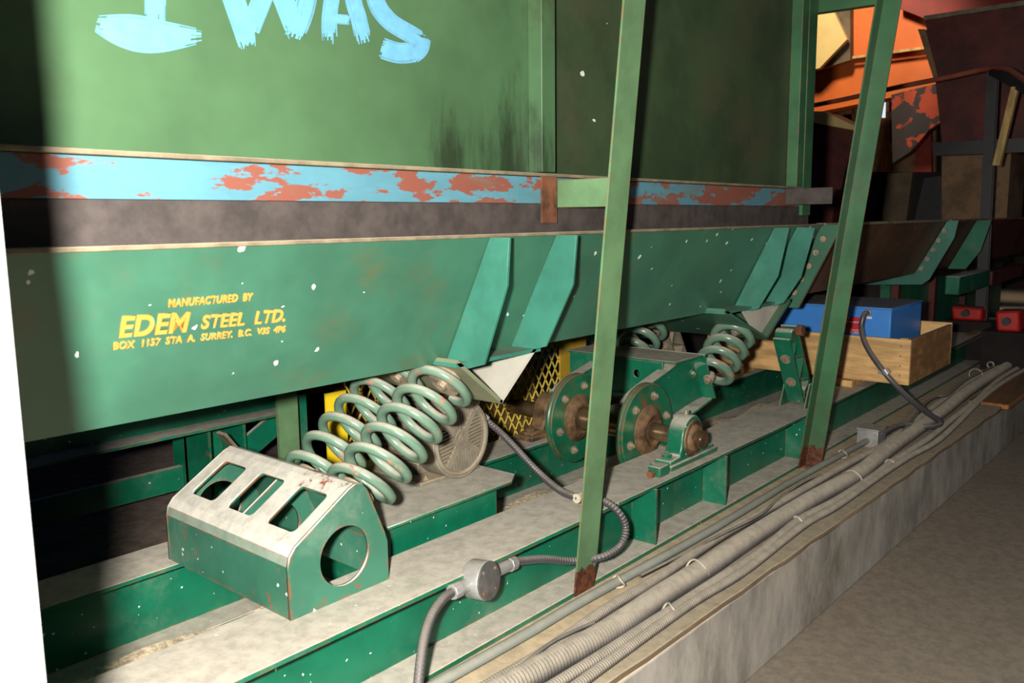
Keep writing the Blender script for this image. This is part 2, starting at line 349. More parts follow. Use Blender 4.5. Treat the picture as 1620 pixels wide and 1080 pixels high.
# ================================================================== SETTING
GZ = -.02          # top of the concrete plinth
FZ = -.35          # aisle floor
def curbY(x): return 1.175 - .0155 * x
struct = lambda o: tag(o, kind='structure')
struct(MB().box(-3, 16, -4, 1.3, FZ - .2, FZ).build('floor', 'aisle_concrete', smooth=False))
struct(MB().prism([(-3, curbY(-3), FZ), (16, curbY(16), FZ), (16, 6.5, FZ), (-3, 6.5, FZ)], (0, 0, GZ - FZ)).build('trim_concrete_plinth', 'concrete', bevel=.006))
struct(MB().box(-3, 16, 6.3, 6.5, GZ, 5.5).build('wall_back', 'wall_dark'))
struct(MB().box(15.8, 16, -4, 6.5, FZ, 5.5).build('wall_far', 'wall_dark'))
J = ray(9, 392); JY = .985; JX = J.x / J.y * JY
struct(MB().prism([(JX - 1.2, JY, FZ), (JX, JY, FZ), (JX, JY + .07, FZ), (JX - 1.2, JY + .07, FZ)], (0, 0, 3.4)).build('wall_left', 'white_jamb', bevel=.004))
# inner slab dirt: sawdust drift between the two long beams
mb = MB(); nx, ny = 90, 10; X0, X1, Y0, Y1 = -.3, 7.5, 1.82, 2.24
vs = []
for i in range(nx + 1):
    for j in range(ny + 1):
        x = X0 + (X1 - X0) * i / nx; y = Y0 + (Y1 - Y0) * j / ny
        e = min(1, min(j, ny - j) / 1.5)
        h = .03 + .02 * math.sin(x * 3.1 + 1) * math.cos(y * 9) + .014 * math.sin(x * 11 + y * 7) + .05 * math.exp(-((x - 1.75) ** 2 + (y - 2.0) ** 2) / .05)
        vs.append((x, y, GZ + max(.004, h)))
mb.add(vs, [(i * (ny + 1) + j, (i + 1) * (ny + 1) + j, (i + 1) * (ny + 1) + j + 1, i * (ny + 1) + j + 1) for i in range(nx) for j in range(ny)])
mb.add([(X0, Y0, GZ), (X1, Y0, GZ), (X1, Y1, GZ), (X0, Y1, GZ)], [(0, 1, 2, 3)])
tag(mb.build('sawdust', 'sawdust'), 'drift of pale sawdust lying between the two long green floor beams', 'sawdust', kind='stuff')
struct(MB().box(-2, 9, 2.62, 6.25, GZ, GZ + .004).build('trim_inner_floor', 'inner_floor', smooth=False))

# ================================================================== FLOOR BEAMS
BT = .224
def ibeam(name, y0, y1, yw, x0, x1, label):
    t = thing(name, (x0, (y0 + y1) / 2, GZ), label, 'steel beam')
    MB().box(x0, x1, y0, y1, BT - .014, BT).build('top_flange', 'beam_green', t, bevel=.002)
    MB().box(x0, x1, yw, yw + .01, GZ + .018, BT - .014).build('web', 'beam_green', t)
    MB().box(x0, x1, y0 - .012, y1, GZ, GZ + .018).build('bottom_flange', 'beam_green', t, bevel=.003)
    return t
fb = ibeam('floor_beam', 1.557, 1.812, 1.655, -.6, 9.0, 'long green steel floor beam in front, with dusty top, carrying the spring box')
for x in (2.6, 3.16, 4.02):
    MB().box(x, x + .01, 1.549, 1.655, GZ + .018, BT - .014).build('stiffener', 'beam_green', fb)
rb = ibeam('floor_beam', 2.25, 2.44, 2.34, -.6, 9.0, 'rear long green steel floor beam behind the motor pedestal, with a dusty top')
# small bolt on the front beam
# ================================================================== SPRING BOX
sb = thing('spring_seat_box', (1.28, 2.0, BT), 'green gabled steel spring box with three windows in its dusty sloping top', 'spring mount')
prof = [(1.125, BT), (1.125, .360), (1.131, .384), (1.148, .405), (1.318, .510), (1.34, .519), (1.360, .514), (1.376, .498), (1.432, .362), (1.44, .335), (1.441, BT)]
inner = []
pc = Vector((1.283, .33))
th = .012
def offs(P, d):
    out = []
    for i, p in enumerate(P):
        a = Vector(P[max(i - 1, 0)]); b = Vector(P[min(i + 1, len(P) - 1)]); t = (b - a).normalized(); n = Vector((t.y, -t.x))
        if n.dot(pc - Vector(p)) < 0: n = -n
        out.append(tuple(Vector(p) + n * d))
    return out
pin = offs(prof, th)
BY0, BY1 = 1.702, 2.30
# shell strips; the sloped strip carries the windows
def strip(i0, i1):
    P = prof[i0:i1 + 1] + pin[i0:i1 + 1][::-1]
    return P
MB().xz(strip(0, 3), BY0, BY1).xz(strip(3, 3 + 0 + 0), BY0, BY1) if False else None
a = MB()
for i in list(range(0, 3)) + list(range(4, len(prof) - 1)):
    a.xz([prof[i], prof[i + 1], pin[i + 1], pin[i]], BY0 + .004, BY1 - .004)
a.build('shell', 'seat_green', sb)
s0, s1 = Vector((prof[3][0], 0, prof[3][1])), Vector((prof[4][0], 0, prof[4][1])); sl = (s1 - s0); SL = sl.length
wins = []
for y0 in (.045, .235, .425):
    wins.append(rrect(y0, y0 + .125, SL * .17, SL * .84, .016))
nrm = Vector((0, 1, 0)).cross(sl.normalized())
sheet('window_plate', [(0, 0), (BY1 - BY0, 0), (BY1 - BY0, SL), (0, SL)], wins, th, Vector((prof[3][0], BY0, prof[3][1])) + Vector((.0033, 0, -.005)), (0, 1, 0), sl, 'seat_green', sb)
for y in (BY0, 1.995, BY1):
    hole = circ(1.297, .338, .079) if y < 1.9 else circ(1.29, .345, .075)
    sheet('gusset_plate', offs(prof, -.0005 if y != 1.995 else .012), [hole], .01, (0, y, 0), (1, 0, 0), (0, 0, 1), 'seat_green', sb)

# ================================================================== COIL SPRINGS
def coil(name, c, ang, turns, pitch, R, r, label, group, hand=1, m='spring_green', phase=0.0, clamp=.62):
    L = turns * pitch; d = Vector((math.cos(ang), 0, math.sin(ang))); u = Vector((0, 1, 0)); w = d.cross(u)
    t = thing(name, c, label, 'coil spring', group); n = int(turns * 36); P = []
    for i in range(n + 1):
        f = i / n; a = hand * 2 * math.pi * turns * f + phase
        e = min(f, 1 - f) * turns
        h = L * f
        P.append(Vector(c) + d * h + (u * math.cos(a) + w * math.sin(a)) * R)
    MB().tube(P, r, 14).build('coil', m, t)
    for k, q in ((0, 0), (1, L)):
        p = Vector(c) + d * q
        b = MB(); b.cyl(p - d * .014, p + d * .014, R * clamp, 24); b.cyl(p - d * .03, p + d * .03, .016, 6)
        b.build('clamp_bolt', 'bolt_steel', t, bevel=.002)
    return t
SA = math.radians(36)
lbl = ['thick pale green coil spring nearest the viewer, leaning between the spring box and trough bracket',
       'second thick pale green coil spring, just behind the nearest one over the spring box']
for k, y in enumerate((1.795, 1.995)):
    coil('coil_spring', (1.415, y, .455), SA, 5.8, .0765, .087, .0145, lbl[k], 'coil springs over the spring box', hand=1)
lbl2 = ['green coil spring in front of the wooden crate, between the drive frame and trough bracket',
        'green coil spring half hidden behind the upright brace, back end of the drive frame']
for k, y in enumerate((1.80, 2.27)):
    coil('coil_spring', (3.475, y, .468), SA, 4.0, .082, .083, .0195, lbl2[k], 'coil springs on the drive frame', hand=1, clamp=.3)

# ================================================================== TROUGH
TY, TZ, BY, BZ = 1.60, 1.152, 1.792, .772     # top lip and bottom edge of the sloping side
def side(z): return TY + (TZ - z) / (TZ - BZ) * (BY - TY)
tr = thing('conveyor_trough', (0, 2.1, .77), 'long green vibrating conveyor trough with yellow stencil lettering, slung under the hopper', 'conveyor trough')
XR = 4.24
MB().yz([(TY, TZ), (BY, BZ), (BY + .012, BZ), (TY + .012, TZ)], -.4, XR).build('side_sheet', 'trough_green', tr)
MB().yz([(BY, BZ), (2.62, BZ), (2.62, BZ + .01), (BY, BZ + .01)], -.4, XR).build('bottom_sheet', 'trough_green', tr)
MB().yz([(2.62, BZ), (2.82, TZ), (2.81, TZ), (2.61, BZ)], -.4, XR).build('rear_sheet', 'trough_green', tr)
MB().yz([(TY - .012, TZ - .004), (TY + .03, TZ - .004), (TY + .03, TZ + .006), (TY - .012, TZ + .006)], -.4, XR).build('lip', 'ledge_steel', tr, bevel=.002)
for X, P in ((1.767, [(1.60, 1.148), (1.529, 1.148), (1.54, 1.015), (1.632, .782), (1.69, .765), (1.79, .765)]),
             (2.071, [(1.60, 1.148), (1.523, 1.148), (1.538, .998), (1.645, .797), (1.69, .785), (1.79, .785)]),
             (3.673, [(1.60, 1.146), (1.532, 1.146), (1.575, .93), (1.663, .777), (1.70, .765), (1.79, .765)]),
             (3.93, [(1.60, 1.146), (1.515, 1.14), (1.572, .91), (1.654, .782), (1.70, .765), (1.79, .765)])):
    MB().yz(P, X, X + .01).build('side_rib', 'teal_paint', tr, bevel=.001)
# end flange with bolts
def flange(X, parent, m='trough_green'):
    e = .035
    return MB().yz([(TY - .004, TZ), (TY - .10, TZ), (BY - .085, BZ - .045), (2.65, BZ - .045), (2.65, BZ), (BY, BZ)], X, X + .01).build('end_flange', m, parent, bevel=.001)
flange(XR, tr)
# stencil lettering on the slope
up = Vector((0, TY - BY, TZ - BZ)).normalized(); nout = Vector((1, 0, 0)).cross(up)
def slope(px, py):
    d = ray(px, py); o = Vector((0, TY, TZ)); n = nout; t = (o - CAM).dot(n) / d.dot(n); return CAM + d * t
def stencil(name, body, bl, br, topl, parent, off=.03):
    a, b, c = slope(*bl), slope(*br), slope(*topl)
    h = abs((c - a).dot(up)); o = a + nout * .0015
    ax = (b - a).normalized()
    return text(name, body, o, ax, nout.cross(ax), h, (b - a).length, 'stencil_yellow', parent, off)
stencil('stencil_lettering', 'MANUFACTURED  BY', (265, 485), (398, 474), (265, 473), tr, .03)
stencil('stencil_lettering', 'EDEM', (187, 532), (294, 523), (187, 501), tr, .035)
stencil('stencil_lettering', 'STEEL  LTD.', (317, 519), (450, 507), (317, 499), tr, .03)
stencil('stencil_lettering', 'BOX  1157  STA  A.  SURREY.  B.C.  V3S  4P6', (178, 552), (450, 524), (178, 541), tr, .03)
# brackets (open triangular boxes under the trough)
def bracket(L, T, R, Yf, Yb, zt, parent, closed=False):
    th = .012
    def plate(a, b):
        d = (Vector(b) - Vector(a)).normalized(); n = Vector((-d.y, d.x))
        if n.y < 0: n = -n
        return [a, b, tuple(Vector(b) + n * th), tuple(Vector(a) + n * th)]
    MB().xz(plate(L, T), Yf, Yb).build('bracket_spring_plate', 'bracket_olive' if not closed else 'trough_green', parent)
    MB().xz(plate(T, R), Yf, Yb).build('bracket_plate', 'dusty_plate' if not closed else 'trough_green', parent)
    MB().box(L[0], R[0], Yf + .0, BY, zt - .012, zt).build('bracket_top_plate', 'teal_paint', parent)
    if closed: MB().xz([(L[0] + .26, L[1] - .02), T, (R[0] - .01, R[1] - .01)], Yf + .04, Yf + .05).build('bracket_end_plate', 'dusty_plate', parent)
bracket((1.72, .785), (1.915, .632), (2.11, .80), 1.695, 2.6, .785, tr)
bracket((3.40, .785), (3.85, .609), (4.13, .775), 1.695, 2.6, .785, tr, True)
# second trough section
t2 = thing('conveyor_trough', (4.3, 2.1, .77), 'brown lined trough section bolted on beyond the green one, behind the crate', 'conveyor trough')
X2, X3 = 4.262, 6.6
MB().yz([(TY, TZ), (BY, BZ), (BY + .012, BZ), (TY + .012, TZ)], X2, X3).build('side_sheet', 'brown_liner', t2)
MB().yz([(BY, BZ), (2.62, BZ), (2.62, BZ + .01), (BY, BZ + .01)], X2, X3).build('bottom_sheet', 'brown_liner', t2)
MB().yz([(2.62, BZ), (2.82, TZ), (2.81, TZ), (2.61, BZ)], X2, X3).build('rear_sheet', 'brown_liner', t2)
MB().yz([(TY - .014, TZ - .006), (TY + .035, TZ - .006), (TY + .035, TZ + .008), (TY - .014, TZ + .008)], X2, X3).build('lip', 'ledge_steel', t2)
flange(X2 - .01, t2, 'brown_steel')
MB().yz([(TY - .004, TZ), (TY - .075, TZ), (TY - .055, TZ - .12), (BY - .10, BZ - .04), (BY - .05, BZ - .08), (2.65, BZ - .12), (2.65, BZ), (BY, BZ)], X3, X3 + .012).build('end_flange', 'teal_paint', t2)
for X, d in ((X2 + .0, 1), (X3, -1)):
    for k in range(5):
        z = TZ - .07 - k * .068; b = MB()
        if X > 5: bolt(b, (X, side(z) - .028, z), (-1, 0, 0), .018, .016)
        else: bolt(b, (X - .032, side(z) - .055, z), (-1, 0, 0), .016, .014)
        b.build('flange_bolt', 'bolt_steel', t2)
t3 = thing('conveyor_trough', (6.7, 2.1, .77), 'far dark trough section beyond the black post, end of the conveyor line', 'conveyor trough')
MB().yz([(TY, TZ), (BY, BZ), (BY + .012, BZ), (TY + .012, TZ)], 6.68, 10.5).build('side_sheet', 'maroon_steel', t3)
MB().yz([(TY - .01, TZ - .006), (TY + .03, TZ - .006), (TY + .03, TZ + .006), (TY - .01, TZ + .006)], 6.68, 10.5).build('lip', 'brown_steel', t3)
MB().yz([(BY, BZ), (2.62, BZ), (2.62, BZ + .01), (BY, BZ + .01)], 6.68, 10.5).build('bottom_sheet', 'maroon_steel', t3)
for X in (7.5,): MB().yz([(1.60, 1.146), (1.50, 1.146), (1.56, .91), (1.66, .76), (1.79, .76)], X, X + .012).build('side_rib', 'drive_green', t3)
MB().box(6.9, 7.9, 1.56, 1.66, .60, .74).build('cross_beam', 'drive_green', t3, bevel=.01)
MB().box(8.0, 9.3, 1.56, 1.66, .60, .72).build('cross_beam', 'maroon_steel', t3, bevel=.01)

# ================================================================== HOPPER
HY = 1.70      # sheet plane
RY = 1.65      # rail face
HX0, HXR = -.3, 3.78
hp = thing('hopper', (0, 2.2, 1.2), 'big green steel feed hopper daubed with pale blue painted letters, above the trough', 'hopper')
MB().box(HX0, 2.10, HY, HY + .008, 1.245, 3.2).build('side_sheet', 'hopper_green', hp)
MB().box(2.102, 4.22, HY, HY + .008, 1.245, 3.2).build('side_sheet', 'hopper_green_dull', hp)['label'] = 'duller olive side sheet'
MB().box(HX0, 4.22, 2.72, 2.73, 1.2, 3.2).build('rear_sheet', 'hopper_green', hp)
MB().box(4.21, 4.22, HY + .008, 2.72, 1.2, 3.2).build('end_sheet', 'hopper_green', hp)
sx = 2.05
def stf(xa, xb, zb, mt='hopper_green'):
    MB().box(xa, xb, RY - .004, HY, zb, 3.2).build('upright', mt, hp, bevel=.002)
stf(2.062, 2.128, 1.34)
stf(4.02, 4.09, 1.33, 'brace_dark_green'); stf(4.10, 4.2, 1.20, 'brace_dark_green')
MB().box(2.058, 2.130, RY - .008, RY, 1.185, 1.334).build('strap', 'rusty_steel', hp)
MB().box(HX0, 4.05, RY, HY + .0, 1.245, 1.324).build('rail', 'blue_band', hp)
MB().box(HX0, 4.08, RY - .015, HY + .0, 1.326, 1.336).build('ledge', 'ledge_steel', hp, bevel=.002)
MB().box(HX0, 4.22, RY + .012, RY + .02, 1.085, 1.244).build('rubber_skirt', 'black_rubber', hp)
# open frame at right end of the hopper
MB().bar(at(1280, 12, 0, 4.25), at(1400, -6, 0, 4.25), .05, .07).build('top_tie', 'brace_dark_green', hp)
# brush lettering
def P3(px, py): p = at(px, py, 1, HY); return p
def brush(strokes, seed):
    """each stroke: centre line pixels with width in pixels; laid as many bristle streaks with ragged ends"""
    rnd = random.Random(seed); mb = MB()
    for pts, w in strokes:
        Q = smoothpath([Vector((x, y, 0)) for x, y in pts], 8); n = 26
        for k in range(n):
            dz = .0010 + .00006 * len(mb.v) / 60 % .002 + .0015 * rnd.random()
            f = (k + .5) / n - .5; a = rnd.random() * .07 * (1 + 2 * abs(f)); b = 1 - rnd.random() * .09 * (1 + 3 * abs(f)); wob = rnd.uniform(-.25, .25); kf = 1.9 if abs(f) < .36 else rnd.choice((1.3, 1.2, .8, .6))
            i0 = int(a * (len(Q) - 1)); i1 = max(i0 + 1, int(round(b * (len(Q) - 1)))); L = []; R = []
            for i in range(i0, i1 + 1):
                t = (Q[min(i + 1, len(Q) - 1)] - Q[max(i - 1, 0)]).normalized(); nn = Vector((-t.y, t.x, 0))
                ww = 1.15 * (w if not callable(w) else w(i / (len(Q) - 1)))
                c = Q[i] + nn * (f * ww + wob); hw = ww / n * .5 * kf
                L.append(c + nn * hw); R.append(c - nn * hw)
            for i in range(len(L) - 1):
                q = [L[i], L[i + 1], R[i + 1], R[i]]
                P = [P3(p.x, p.y) + Vector((0, -dz, 0)) for p in q]
                m = len(mb.v); mb.v += [tuple(p) for p in P]; mb.f.append((m, m + 1, m + 2, m + 3))
    return mb
bl = lambda *s: s
brush([(bl((246, -180), (245, -60), (245, 50)), 30), (bl((152, 38), (200, 50), (250, 58), (318, 58)), lambda f: 16 + 34 * math.sin(math.pi * min(1, max(0, f * .92 + .06)))), (bl((160, -175), (330, -178)), 34)], 1).build('painted_letter', 'brush_blue', hp, smooth=False)
brush([(bl((330, -170), (358, -40), (384, 46), (391, 76)), lambda f: 32 - 10 * f * f), (bl((394, 48), (420, -20), (430, -80)), 28), (bl((420, -80), (448, 0), (468, 58)), lambda f: 32 - 8 * f), (bl((464, 60), (482, 10), (492, -60), (520, -170)), 28)], 2).build('painted_letter', 'brush_blue', hp, smooth=False)
brush([(bl((560, -170), (535, -60), (521, 20), (521, 70)), 22), (bl((550, -170), (556, -20), (567, 30), (576, 68)), 22), (bl((528, 30), (552, 32)), 14)], 3).build('painted_letter', 'brush_blue', hp, smooth=False)
brush([(bl((680, -120), (630, -150), (600, -90), (592, -10), (612, 30), (650, 55), (668, 66)), 24), (bl((668, 60), (664, 78), (648, 92)), 22), (bl((602, 76), (630, 84), (658, 82)), 28)], 4).build('painted_letter', 'brush_blue', hp, smooth=False)

# ================================================================== BRACES
def brace(name, X, foot, top, W, label, m, flip=False):
    t = thing(name, (X, 1.5, 0), label, 'steel brace', None)
    y0, z0 = foot; y1, z1 = top; d = Vector((0, y1 - y0, z1 - z0)); p0 = Vector((X, y0, z0))
    k = 3.1 / d.z if d.z else 1
    dn = d.normalized(); nn = Vector((0, -dn.z, dn.y))       # towards the viewer, square to the brace
    e = p0 + d * ((2.6 - z0) / d.z)
    def seg(a, b, mt, nm, par, grow=0):
        g = grow
        A = MB()
        A.prism([a + Vector((-W / 2 - g, 0, 0)) + nn * (-.0 - g), a + Vector((W / 2 + g, 0, 0)) + nn * (-g), a + Vector((W / 2 + g, 0, 0)) + nn * (.007 + g), a + Vector((-W / 2 - g, 0, 0)) + nn * (.007 + g)], b - a)
        if not flip: A.prism([a + Vector((W / 2 - .007 - g, 0, 0)) + nn * (-.05), a + Vector((W / 2 + g, 0, 0)) + nn * (-.05), a + Vector((W / 2 + g, 0, 0)) + nn * 0, a + Vector((W / 2 - .007 - g, 0, 0)) + nn * 0], b - a)
        else: A.prism([a + Vector((-W / 2 - g, 0, 0)) + nn * (.0), a + Vector((-W / 2 + .007 + g, 0, 0)) + nn * (.0), a + Vector((-W / 2 + .007 + g, 0, 0)) + nn * (.055 + g), a + Vector((-W / 2 - g, 0, 0)) + nn * (.055 + g)], b - a)
        return A.build(nm, mt, par, bevel=.0008)
    seg(p0 - d * (.012 / d.z), e, m, 'angle_bar', t)
    return t
br1 = brace('steel_brace', 2.137, (1.542, 0), (1.42, 1.299), .110, 'pale green leaning angle-iron brace in front of the drive discs, nearer of the two', 'brace_green')
MB().box(2.135, 2.145, 1.425, RY - .004, 1.232, 1.318).build('tie_plate', 'brace_green', br1, bevel=.002)
br2 = thing('steel_brace', (4.0, 1.5, 0), 'darker green leaning angle-iron brace in front of the crate and blue box', 'steel brace')
def by(z): return 1.533 - .122 * z
def bseg(z0, z1, mt, nm, g=0):
    A = MB(); v = (0, by(z1) - by(z0), z1 - z0)
    A.prism([(3.905 - g, by(z0) - g, z0), (3.99 + g, by(z0) - g, z0), (3.99 + g, by(z0) + .007, z0), (3.905 - g, by(z0) + .007, z0)], v)
    A.prism([(3.983 - g, by(z0) - .076 - g, z0), (3.99 + g, by(z0) - .076 - g, z0), (3.99 + g, by(z0), z0), (3.983 - g, by(z0), z0)], v)
    return A.build(nm, mt, br2)
bseg(-.015, 2.6, 'brace_dark_green', 'angle_bar')
MB().box(3.93, 3.99, 1.452, 1.53, -.016, -.006).build('foot_plate', 'rusty_steel', br2, bevel=.002)
MB().box(3.90, 3.91, 1.43, RY + .0, 1.25, 1.325).build('tie_plate', 'black_rubber', br2, bevel=.002)

# ================================================================== MOTOR AND PEDESTAL
pd = thing('motor_pedestal', (1.9, 2.05, .2), 'green box pedestal with an overhanging dusty plate under the electric motor', 'pedestal')
sheet('top_plate', [(1.56, 1.835), (2.12, 1.835), (2.19, 1.88), (2.19, 2.42), (1.56, 2.42)], [], .012, (0, 0, .300), (1, 0, 0), (0, 1, 0), 'drive_green', pd)
MB().box(1.60, 2.08, 1.87, 1.88, GZ + .02, .294).build('front_plate', 'drive_green', pd)
MB().box(2.07, 2.08, 1.88, 2.24, GZ + .02, .294).build('end_plate', 'drive_green', pd)
MB().box(1.60, 1.61, 1.88, 2.24, GZ + .02, .294).build('end_plate', 'drive_green', pd)
MB().box(2.13, 2.14, 2.10, 2.25, .06, .294).build('wing_plate', 'drive_green', pd)
b = MB(); bolt(b, (2.155, 2.16, .306), (0, 0, 1), .018, .016, .026); b.build('bolt', 'galvanized', pd)
MX, MZ, MY = 2.035, .4475, 1.985; MR = .137
mo = thing('electric_motor', (MX, 2.15, .306), 'dusty grey finned electric motor with a slotted round fan cover, on the pedestal', 'electric motor')
mb = MB(); mb.lathe((MX, MY, MZ), (0, 1, 0), [(.004, MR - .012), (0, MR - .004), (.004, MR), (.10, MR), (.104, MR - .006), (.104, MR - .02), (.012, MR - .02), (.008, MR - .018)], 56, cap=False)
mb.build('fan_cover', 'motor_grey', mo)
MB().cyl((MX, MY + .018, MZ), (MX, MY + .022, MZ), MR - .012, 48).build('fan_cavity', 'motor_cavity', mo)
g = MB()
R1 = MR - .016
g.lathe((MX, MY, MZ), (0, 1, 0), [(.010, R1 - .012), (.002, R1 - .010), (.0, R1), (.003, R1 + .008), (.014, R1 + .006)], 56) if False else None
g.cyl((MX, MY - .002, MZ), (MX, MY + .014, MZ), .034, 32); g.cyl((MX, MY - .006, MZ), (MX, MY, MZ), .020, 24); g.cyl((MX, MY - .009, MZ), (MX, MY, MZ), .009, 16)
def chord(off, ang, h0, h1):
    c, s = math.cos(ang), math.sin(ang)
    return [(MX + c * h - s * off, MY + .006, MZ + s * h + c * off) for h in (h0, h1)]
for q in range(4):
    base = math.radians(45 + 90 * q + 8)
    c, s = math.cos(base), math.sin(base)
    g.bar((MX + c * .03, MY + .005, MZ + s * .03), (MX + c * R1, MY + .005, MZ + s * R1), .022, .008, up=(0, 1, 0))
    ang = base + math.radians(45)
    ca, sa = math.cos(ang), math.sin(ang)
    for k in range(-7, 8):
        o = k * .0125
        far = math.sqrt(max(0, R1 ** 2 - o ** 2)); near = max(abs(o) + .012, .032)
        if far - near > .008:
            A = Vector((MX + ca * near - sa * o, MY + .007, MZ + sa * near + ca * o)); B = Vector((MX + ca * far - sa * o, MY + .007, MZ + sa * far + ca * o))
            g.bar(A, B, .0052, .01, up=(0, 1, 0))
for rr in (R1,):
    g.tube([(MX + rr * math.cos(2 * math.pi * k / 56), MY + .002, MZ + rr * math.sin(2 * math.pi * k / 56)) for k in range(56)], .008, 8, closed=True)
g.build('fan_grille', 'motor_grey', mo)
f = MB(); f.cyl((MX, MY + .10, MZ), (MX, MY + .36, MZ), MR - .03, 40)
for k in range(40):
    a = 2 * math.pi * k / 40; f.bar((MX + .105 * math.cos(a), MY + .11, MZ + .105 * math.sin(a)), (MX + .105 * math.cos(a), MY + .35, MZ + .105 * math.sin(a)), .004, .04, up=(math.cos(a), 0, math.sin(a)))
f.build('finned_body', 'motor_grey', mo)
MB().box(MX - .16, MX + .13, MY + .04, MY + .34, .306, .320).box(MX - .10, MX + .10, MY + .12, MY + .3, .32, .36).build('foot', 'motor_grey', mo, bevel=.003)
MB().box(MX + .085, MX + .15, MY + .05, MY + .19, .50, .585).build('terminal_box', 'motor_grey', mo, bevel=.01)
for x in (MX - .12, MX + .10):
    b = MB(); bolt(b, (x, MY + .06, .32), (0, 0, 1), .010, .006); b.build('foot_bolt', 'bolt_steel', mo)

# ================================================================== DRIVE SHAFT
SX, SZ = 2.975, .318
ds = thing('drive_shaft', (SX, 1.95, SZ), 'steel drive shaft with two large green bolted discs across the beams', 'drive shaft')
MB().cyl((SX, 1.56, SZ), (SX, 2.86, SZ), .036, 32).cyl((SX, 1.555, SZ), (SX, 1.56, SZ), .03, 24).build('shaft', 'polished_shaft', ds)
MB().cyl((SX, 1.90, SZ), (SX, 2.16, SZ), .052, 32).build('shaft_sleeve', 'polished_shaft', ds)
def disc(y, R):
    d = MB(); d.lathe((SX, y, SZ), (0, 1, 0), [(0, .085), (.0, R - .004), (.004, R), (.014, R), (.017, R - .004), (.022, R), (.032, R), (.036, R - .005), (.036, .05)], 64)
    o = d.build('drive_disc', 'disc_green', ds)
    h = MB(); h.lathe((SX, y, SZ), (0, -1, 0), [(-.002, .108), (.004, .106), (.008, .098), (.022, .082), (.028, .066), (.024, .056), (.018, .05), (.018, .037)], 48)
    h.build('bearing_hub', 'greasy_iron', o)
    for k in range(6):
        a = math.radians(15 + 60 * k); b = MB(); p = (SX + .145 * math.cos(a), y, SZ + .145 * math.sin(a)); bolt(b, p, (0, -1, 0), .0125, .014, .019); b.build('disc_bolt', 'bolt_steel', o)
    return o
disc(1.815, .198); disc(2.175, .198)
def pillow(y, X, label, m):
    t = thing('pillow_block', (X, y, BT), label, 'bearing block')
    w = .05
    A = [(-.175, BT), (-.175, BT + .035), (-.10, BT + .04), (-.088, BT + .07), (-.084, SZ)]
    arc = [(.084 * math.cos(math.radians(a)), SZ + .094 * math.sin(math.radians(a))) for a in range(165, 10, -12)]
    P = [(X + a, z) for a, z in A] + [(X + a, z) for a, z in arc] + [(X - a, z) for a, z in A[::-1]]
    MB().xz(P, y, y + .075).build('housing', m, t, bevel=.008, seg=3)
    MB().box(X - .19, X + .19, y - .012, y + .087, BT, BT + .022).build('base', m, t, bevel=.006)
    h = MB(); h.lathe((X, y, SZ), (0, -1, 0), [(-.004, .078), (.005, .074), (.006, .058), (.018, .052), (.022, .046), (.022, .037)], 40); h.build('bearing_insert', 'greasy_iron', t)
    for s in (-1, 1):
        b = MB(); bolt(b, (X + s * .145, y + .037, BT + .036), (0, 0, 1), .019, .016, .027); b.build('hold_down_bolt', m, t)
    MB().cyl((X, y + .035, SZ + .09), (X, y + .035, SZ + .112), .006, 8).build('grease_nipple', 'bolt_steel', t)
    return t
pillow(1.605, SX, 'green pillow block bearing on the front beam, with round shaft end showing', 'drive_green')
pillow(2.30, SX, 'dusty brown pillow block bearing on the rear beam, behind the left drive disc', 'greasy_iron')
sb2 = thing('stop_block', (2.72, 1.60, BT), 'small green stop block with rusty set screw, left of the front bearing', 'stop block')
MB().box(2.69, 2.76, 1.588, 1.64, BT, BT + .04).build('block', 'drive_green', sb2, bevel=.004)
b = MB(); b.cyl((2.69, 1.612, BT + .018), (2.655, 1.612, BT + .018), .008, 12); b.cyl((2.668, 1.612, BT + .018), (2.652, 1.612, BT + .018), .014, 6); b.build('set_screw', 'rusty_steel', sb2)
# pitman / drive frame
pf = thing('drive_carriage', (3.3, 2.0, .3), 'green plate drive frame with two arms joining shaft discs to the coil springs', 'drive frame')
def arm(y):
    r = .165; P = []
    for a in range(118, 292, 12): P.append((SX + r * math.cos(math.radians(a)), SZ + r * math.sin(math.radians(a))))
    P += [(3.13, .20), (3.24, .33), (3.33, .345), (3.47, .365), (3.512, .363), (3.40, .575), (3.29, .575), (3.13, .53), (3.0, .50)]
    o = MB().xz(P, y, y + .012).build('arm_plate', 'drive_green', pf)
    top = [(3.40, .575), (3.29, .57), (3.17, .535), (3.02, .500), (2.93, .475), (2.86, .44)]
    A = MB()
    for p, q in zip(top[:-1], top[1:]): A.prism([(p[0], y - .022, p[1]), (q[0], y - .022, q[1]), (q[0], y + .034, q[1]), (p[0], y + .034, p[1])], (0, 0, .009))
    A.build('arm_flange', 'drive_green', pf)
    return o
arm(1.80 + .052); arm(2.212)
MB().prism([(3.405, 1.79, .58), (3.517, 1.79, .362), (3.517, 2.38, .362), (3.405, 2.38, .58)], (.011, 0, .0055)).build('spring_plate', 'drive_green', pf, bevel=.002)
A = MB(); LP = [(3.15, .235), (3.20, .290), (3.26, .325), (3.36, .350), (3.515, .364)]
for (p, q, w0, w1) in zip(LP[:-1], LP[1:], (.0, .03, .06, .07), (.03, .06, .07, .05)): A.prism([(p[0], 1.853 - w0, p[1]), (q[0], 1.853 - w1, q[1]), (q[0], 1.86, q[1]), (p[0], 1.86, p[1])], (0, 0, -.009))
A.build('lower_flange', 'drive_green', pf)
MB().box(3.16, 3.42, 1.80, 2.38, .572, .582).build('cross_channel_top', 'drive_green', pf, bevel=.002)
sheet('cross_channel_web', [(0, 0), (.50, 0), (.50, .16), (0, .16)], [circ(.13, .10, .018, 20)], .01, (3.165, 1.862, .412), (0, 1, 0), (0, 0, 1), 'drive_green', pf)
